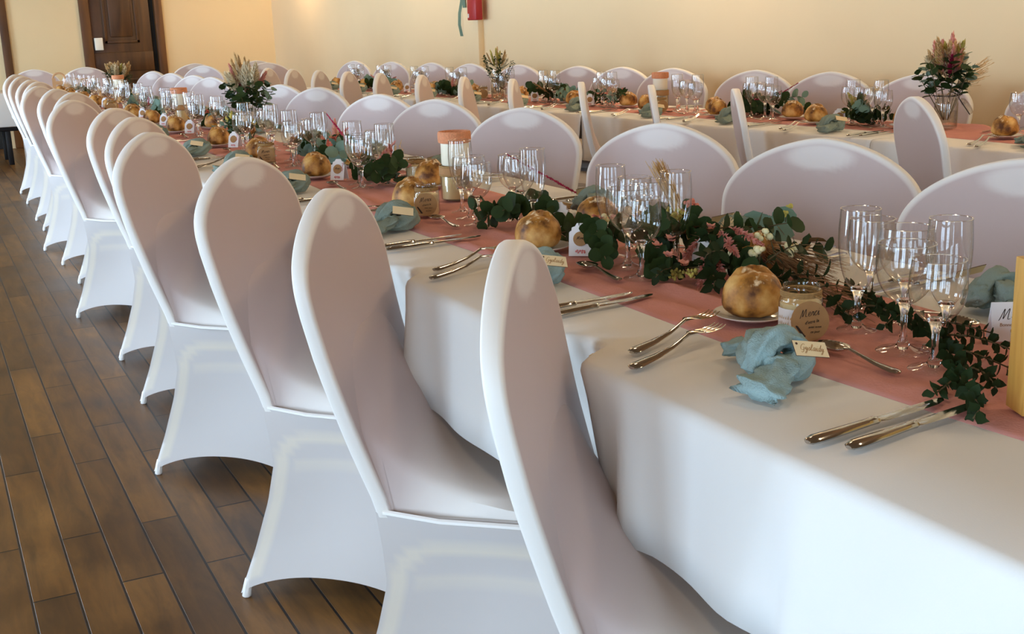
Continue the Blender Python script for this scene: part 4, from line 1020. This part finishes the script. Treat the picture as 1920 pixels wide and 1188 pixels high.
plume_thing('amaranth_stem', 'thin magenta stem rising above pink plume, farther one on aisle table', (.46, 3.50, z + .08), (.50, 3.86, z + .16), .0045, 160, 15, 'magenta', .006, .0014)
plume_thing('astilbe_plume', 'salmon pink plume standing before the farther magenta stem', (.48, 3.72, z + .05), (.55, 3.92, z + .13), .016, 220, 16, 'pink', .02, .0016)
def grass_thing(name, label, p0, p1, spread, n, seed, material, thick=.0009, seeds=0, more=()):
    rg = random.Random(seed); t = stalk(name, label, 'dried grass'); mb = MB(); grass_bundle(mb, p0, p1, spread, n, rg, thick, seeds)
    for a, b in more: grass_bundle(mb, a, b, spread, n // 2, rg, thick, seeds)
    mb.build('blades', material, t, 180); return t
grass_thing('dried_grass_bundle', 'straw-coloured bundle of dried grass standing up among the glasses', (.46, 1.68, z + .05), (.535, 1.90, z + .155), .008, 60, 21, 'tan', .0011)
grass_thing('dried_grass_bundle', 'brown hair-like dried grass fanned out behind the first bread roll', (.50, 1.58, z + .06), (.50, 1.40, z + .02), .022, 120, 22, 'brownhair', .0006, more=[((.54, 1.62, z + .04), (.56, 1.44, z + .02)), ((.48, 1.42, z + .02), (.43, 1.24, z + .02))])
grass_thing('dried_grass_bundle', 'pale straw lying between candle and eucalyptus of the third place', (.62, 2.30, z + .012), (.50, 2.46, z + .02), .012, 50, 23, 'tan', .0008)
def blob_thing(name, label, clusters, seed, material, size):
    rg = random.Random(seed); t = stalk(name, label, 'flowers'); sm = MB()
    for c, r, n in clusters:
        mb = MB(); blob_cluster(mb, c, r, n, size, rg); mb.build('flower_head', material, t, 180); sm.tube([Vector(c), Vector((c[0] + .02, c[1] + .03, Z0 + .006))], .0009, 4)
    sm.build('stalks', 'stem', t); return t
blob_thing('dried_flower_spray', 'salmon coral flower spike showing through the inner glasses', [((.50, 1.74, z + .10), .012, 26), ((.502, 1.745, z + .082), .012, 24), ((.50, 1.745, z + .064), .012, 22)], 31, 'salmon', .0042)
blob_thing('dried_flower_spray', 'yellow-green tiny flower heads beside the upright straw bundle', [((.46, 1.72, z + .085), .02, 40), ((.49, 1.78, z + .08), .018, 34), ((.45, 1.78, z + .07), .016, 26)], 32, 'yellowgreen', .0032)
blob_thing('dried_flower_spray', 'mustard yellow flower cluster lying at the runner fold below pink plume', [((.362, 1.585, z + .016), .016, 36), ((.35, 1.61, z + .012), .012, 20), ((.375, 1.56, z + .02), .012, 20)], 33, 'yellowgreen', .003)
blob_thing('dried_flower_spray', 'cream white buds strung above the first bread roll', [((.43, 1.52, z + .055), .008, 4), ((.455, 1.49, z + .058), .014, 6), ((.50, 1.46, z + .06), .016, 7), ((.42, 1.44, z + .07), .006, 3), ((.49, 1.52, z + .075), .014, 10)], 34, 'cream', .0055)
blob_thing('dried_flower_spray', 'pale yellow and peach buds behind white folded tag of second place', [((.43, 1.93, z + .05), .016, 14), ((.46, 1.96, z + .045), .018, 14)], 35, 'cream', .006)
blob_thing('dried_flower_spray', 'small yellow bud stem sticking out beside pale blue-green leaves', [((.72, 1.74, z + .06), .006, 5), ((.735, 1.75, z + .07), .006, 5)], 36, 'yellowgreen', .004)
t = stalk('dried_flower_spray', 'small pink blossoms hanging under the bowl of second place wine glass', 'flowers'); rg = random.Random(37)
for c in ((.36, 1.64, z + .055), (.355, 1.60, z + .045), (.365, 1.57, z + .035), (.40, 1.66, z + .06), (.43, 1.90, z + .06), (.42, 1.93, z + .055), (.47, 1.55, z + .07), (.455, 1.62, z + .08)): 
    mb = MB(); blossom(mb, c, .011, rg); blossom(mb, (c[0] + .006, c[1] + .006, c[2] - .006), .009, rg); mb.build('blossom', 'pink', t, 180)
t = stalk('dry_leaf', 'curled dry brown leaf among the dark eucalyptus', 'leaf'); mb = MB()
for k, c in enumerate(((.44, 1.68, z + .06), (.46, 1.60, z + .065), (.54, 1.48, z + .05), (.55, 1.50, z + .055))): mb.leaf(c, (math.cos(k * 2), math.sin(k * 2), .4), (0, .4, 1), .045, .03, .35, 'pt')
mb.build('leaf_blade', 'leafdry', t, 180)

def garland(label, fr, t0, s0, L_, seed, flower, big=True, dense=1.0):
    """one bunch of mixed greenery laid along the runner"""
    rg = random.Random(seed); ox, oy = fr(t0, s0); t = thing('flower_garland', label, 'garland', (ox, oy, 0), 0, 'bunches of greenery on the runners')
    lm, sm, fl, dg, l2 = MB(), MB(), MB(), MB(), MB()
    for k in range(int(7 * dense)):
        a = Vector((rg.uniform(-.03, .03), rg.uniform(-.4, .3) * L_, z + rg.uniform(.01, .03))); an = rg.uniform(-.9, .9) + (math.pi if rg.random() < .4 else 0)
        b = a + Vector((math.sin(an) * .09, math.cos(an) * L_ * .4, rg.uniform(.0, .06)))
        sprig(curve_pts(a, b, 6, .02, rg), lm if rg.random() < .7 else l2, sm, .042 if big else .030, .036 if big else .018, .024 if big else .016, rg, 'round' if big else 'pt', zmin=z + .002)
    for k in range(3):
        a = Vector((rg.uniform(-.05, .05), rg.uniform(-.3, .3) * L_, z + .05)); plume(fl, a, a + Vector((rg.uniform(-.05, .05), rg.uniform(-.12, .12), rg.uniform(.02, .07))), .013, 90, rg, .016, .0016)
    for k in range(4): blossom(fl, (rg.uniform(-.06, .06), rg.uniform(-.35, .35) * L_, z + rg.uniform(.04, .08)), .014, rg)
    a = Vector((.02, -.1 * L_, z + .04)); grass_bundle(dg, a, a + Vector((.03, .35 * L_, .05)), .02, 40, rg, .001, 1)
    lm.build('leaves', 'leaf', t, 180); l2.build('paler_leaves', 'leaf3', t, 180) if l2.v else None; sm.build('twigs', 'stem', t, 180); fl.build('blossoms', flower, t, 180); dg.build('dried_grass', 'tan', t, 180)
    return t
garland('dark eucalyptus bunch at the feet of fourth place glasses on aisle table', fA, .43, 3.12, .26, 51, 'pink', True, .8)
garland('mixed bunch with leaves and pink plume by fourth and fifth places of aisle table', fA, .47, 3.72, .42, 52, 'salmon', True, 1.5)
garland('dark green bunch with yellow bloom before the first bouquet of aisle table', fA, .45, 4.85, .34, 53, 'yellowgreen', False, 1.6)
garland('dark leaves and peach blossoms past the first bouquet of aisle table', fA, .50, 5.70, .34, 54, 'salmon', True, 1.2)
garland('green bunch between candle and farther bouquet on aisle table', fA, .47, 6.75, .5, 55, 'magenta', True, 1.4)
garland('green bunch before farther bouquet of aisle table', fA, .48, 7.75, .45, 56, 'pink', True, 1.2)
garland('dark green bunch near far end of aisle table', fA, .45, 9.75, .4, 57, 'pink', False, 1.2)
garland('dark bunch by third inner places of wall table, topped by magenta stem', fB, .42, 4.16, .42, 61, 'magenta', True, 1.4)
garland('dark green leafy bunch at middle of wall table beside brown dried grass', fB, .36, 5.72, .5, 62, 'leafdry', True, 1.7)
garland('low green bunch between candle and second chairs of wall table', fB, .36, 5.22, .25, 63, 'pink', False, 1.2)
garland('green leaves and yellow bloom at the glass feet before wall table bouquet', fB, .37, 3.50, .3, 64, 'yellowgreen', True, 1.0)
garland('dark bunch past the small bouquet of wall table', fB, .33, 6.95, .45, 65, 'pink', True, 1.4)
garland('dark bunch with tan grass near far end of wall table', fB, .33, 8.0, .5, 66, 'pink', True, 1.4)
bx_, by_ = fB(.45, 4.05)
plume_thing('amaranth_stem', 'thin magenta stem rising from the dark bunch on wall table', (bx_, by_ + .1, z + .05), (bx_ + .1, by_, z + .135), .005, 150, 17, 'magenta', .006, .0016)

# bouquets in clip-top jars
def vase(label, loc, rz, h=.16, r=.042, lid=True):
    t = thing('clip_top_jar', label, 'vase', loc, rz, 'clip-top jars used as vases')
    mb = MB(); mb.lathe([(0, .001), (r * .92, .001), (r, .006), (r, h * .72), (r * .93, h * .82), (r * .76, h * .89), (r * .76, h * .96), (r * .82, h), (r * .78, h), (r * .72, h * .96), (r * .72, h * .89), (r * .88, h * .81), (r * .95, h * .7), (r * .95, .007), (0, .006)], 28); mb.build('glass_body', 'jarglass', t)
    mb = MB(); mb.lathe([(0, .0075), (r * .93, .0075), (r * .93, h * .5), (0, h * .5)], 24); mb.build('water', 'jarglass', t)
    if lid:
        mb = MB(); mb.lathe([(r * .80 + .0015 * math.cos(a), h * .93 + .0015 * math.sin(a)) for a in [2 * math.pi * k / 6 for k in range(7)]], 24)
        mb.tube([(-r * .8, 0, h * .93), (-r * 1.15, 0, h * .95), (-r * 1.25, .004, h * .94)], .0018, 5); mb.tube([(r * .8, 0, h * .93), (r * 1.2, 0, h * .95), (r * 1.3, -.004, h * .96)], .0018, 5)
        mb.tube([(r * 1.1, .02, h * .93), (r * 1.3, .018, h * .8), (r * 2.1, .0, h * .36)], .0016, 5); mb.build('wire_clip', 'black', t)
        mb = MB(); mb.lathe([(0, -.004), (r * .78, -.004), (r * .82, 0), (r * .78, .005), (r * .5, .007), (0, .007)], 24); mb.transform(Matrix.Translation((r * 1.75, .0, h * .62)) @ Matrix.Rotation(R(58), 4, 'Y')); mb.build('lid', 'jarglass', t)
    return t
def bouquet(label, loc, seed, S=1.0, style=0):
    rg = random.Random(seed); t = thing('dried_bouquet', label, 'bouquet', loc, 0, 'dried flower bouquets')
    lm, l2, sm, pm, pk, tn, mg, yl = (MB() for _ in range(8))
    nst = 11 if style != 2 else 9
    for k in range(nst):      # eucalyptus and dark leaves
        an = 2 * math.pi * k / nst + rg.uniform(-.3, .3); e = rg.uniform(.35, .95)
        e = .55 + .4 * rg.random(); top = Vector((math.cos(an) * e * .112, math.sin(an) * e * .112, (.085 + .05 * (1 - e) + rg.uniform(-.03, .035)))) * S
        pts = curve_pts((math.cos(an) * .008, math.sin(an) * .008, -.09 * min(S, 1)), top, 9, 0, rg, .008)
        if style == 0 or style == 1: sprig(pts[4:], lm if k % 5 else l2, sm, .034 * S, .032 * S, .021 * S, rg, 'round')
        else: sprig(pts[4:], lm, sm, .022 * S, .010 * S, .010 * S, rg, 'pt')
        sm.tube(pts[:5], .0016, 4)
    for k in range(26 if style != 2 else 14):      # inner filling leaves
        an = rg.uniform(0, 6.28); e = rg.uniform(0, 1); p_ = Vector((math.cos(an) * e * .05, math.sin(an) * e * .05, rg.uniform(.01, .09))) * S
        lm.leaf(p_, (math.cos(an), math.sin(an), .8), (-math.cos(an), -math.sin(an), .8), .04 * S, .024 * S, .1, 'pt')
    def pl(mb_, n, r, hair, hmin, hmax, w=.0028, nn=190, e0=.1, e1=.8):
        for k in range(n):
            an = rg.uniform(0, 6.28); e = rg.uniform(e0, e1); tp = Vector((math.cos(an) * e * .1, math.sin(an) * e * .1, rg.uniform(hmin, hmax))) * S
            if mb_ is mg: mh = MB(); plume(mh, tp * .45, tp, r * S, nn, rg, hair * S, w); mh.build('magenta_head', 'magenta', t, 180)
            else: plume(mb_, tp * .45, tp, r * S, nn, rg, hair * S, w)
    if style == 0:
        pl(pm, 6, .024, .03, .11, .17); pl(pk, 9, .022, .028, .12, .19); pl(tn, 9, .020, .028, .11, .18); pl(mg, 2, .012, .012, .11, .14); pl(yl, 5, .022, .022, .13, .17)
        for k in range(4): grass_bundle_free(tn, Vector((0, 0, 0)), Vector((.10 + .02 * k, -.05 + .004 * k, .045 + .022 * k)) * S, .010, 7, rg)
    elif style == 1:
        pl(pm, 9, .026, .03, .12, .18); pl(pk, 5, .018, .026, .11, .16); pl(mg, 2, .012, .012, .11, .14); pl(tn, 5, .012, .02, .14, .20)
    elif style == 2:
        pl(yl, 7, .010, .018, .11, .16, nn=80); pl(tn, 6, .008, .018, .12, .17, nn=80); pl(pm, 3, .010, .02, .10, .15, nn=70)
    else:
        pl(tn, 12, .020, .026, .08, .13); pl(pm, 14, .022, .026, .08, .13, e1=1.0); pl(yl, 6, .018, .02, .07, .12)
    for mb_, nm, mm in ((lm, 'leaves', 'leaf'), (l2, 'paler_leaves', 'leaf3'), (sm, 'stems', 'stem'), (pm, 'pampas', 'pampas'), (pk, 'pink_plumes', 'pink'), (tn, 'dried_grass', 'tan'), (yl, 'yellow_blooms', 'yellowgreen')):
        if mb_.v: mb_.build(nm, mm, t, 180)
    return t
def grass_bundle_free(mb, p0, p1, spread, n, rg):
    for i in range(n):
        e = p1 + Vector((rg.gauss(0, 1), rg.gauss(0, 1), rg.gauss(0, 1))) * spread; m_ = p0.lerp(e, .55) + Vector((0, 0, .012)); mb.tube([p0, m_, e], [.0009, .0009, .0005], 4)
        for k in range(5): mb.leaf(m_.lerp(e, .3 + .14 * k), (e - m_).normalized() + Vector((rg.gauss(0, .2), rg.gauss(0, .2), rg.gauss(0, .2))), (0, 0, 1), .02, .0035, 0, 'pt')
vx, vy = 2.635, 3.16
vase('clip-top glass jar with open lid holding tall bouquet on wall table', (vx, vy, Z0 + .002), R(-28), .125, .042)
bouquet('tall dried bouquet with pink and yellow plumes in jar near camera end of wall table', (vx, vy, Z0 + .122), 71, 1.08, 0)
vx, vy = 2.32, 6.25
vase('clip-top glass jar holding small dark bouquet, farther along wall table', (vx, vy, Z0 + .002), R(-28), .135, .042)
bouquet('small dark twiggy bouquet in jar at middle of wall table', (vx, vy, Z0 + .13), 72, .98, 2)
vase('clip-top glass jar holding nearer bouquet of aisle table', (.56, 5.15, Z0 + .002), R(150), .12, .042, False)
bouquet('dried bouquet with cream plumes and dark round leaves at middle of aisle table', (.56, 5.15, Z0 + .115), 73, 1.12, 1)
vase('clip-top glass jar holding farther bouquet of aisle table', (.60, 9.0, Z0 + .002), R(150), .10, .042, False)
bouquet('bushy tan and green bouquet before the panelled door, far end of aisle table', (.60, 9.0, Z0 + .09), 74, 1.2, 3)

# cut-out wooden sign standing at the far end of the aisle table
t = thing('wooden_sign', 'brown cut-out wooden word sign standing at far end of aisle table', 'sign', (.30, 10.55, Z0 + .001), R(-8))
mb = MB(); th = .006
mb.box(0, .34, -th, th, 0, .018); mb.build('base_strip', 'plywood', t)
mb = MB()
ring = [(.055 + .048 * math.cos(a), 0, .115 + .045 * math.sin(a)) for a in [2 * math.pi * k / 20 for k in range(21)]]
mb.tube(ring, .008, 6); mb.build('ring', 'plywood', t)
mb = MB()
for x0, x1, h in ((.0, .028, .12), (.085, .112, .09), (.112, .150, .085)): mb.box(x0, x1, -th, th, .0181, h)
mb.box(.0281, .0849, -th, th, .078, .095); mb.build('upright', 'plywood', t)
mb = MB()
for k in range(6):
    x = .175 + .028 * k; mb.tube([(x, 0, .018), (x + .010, 0, .05 + .012 * (k % 2)), (x + .004, 0, .10 - .004 * k), (x + .024, 0, .085)], .0075, 6)
mb.box(.160, .335, -th, th, .088, .112); mb.build('cut_letters', 'plywood', t)
euc_sprig('dark twig lying by the cut-out sign at far end of aisle table', [(.18, 10.75, z + .02), (.10, 10.9, z + .03), (.02, 10.95, z + .02)], .03, .018, .016, 91, 'leaf2', 'pt')

# side table by the far corner
t = thing('side_table', 'small white-draped table on dark legs by the far corner', 'side table', (-.36, 12.9, 0))
mb = MB(); mb.bbox(-.55, .55, -.35, .35, .37, .70, .015); mb.build('draped_cloth', 'cloth', t)
mb = MB(); mb.bbox(-.53, .53, -.33, .33, .33, .37, .004); mb.build('apron', 'black', t)
for sx in (-1, 1):
    for sy in (-1, 1):
        mb = MB(); mb.bbox(sx * .39 - .025, sx * .39 + .025, sy * .3 - .025, sy * .3 + .025, 0, .33, .004); mb.build('leg', 'black', t)
# prototypes never placed are dropped
for k, o in PRO.items():
    if o.name not in USED:
        for c in list(o.children_recursive): bpy.data.objects.remove(c)
        bpy.data.objects.remove(o)
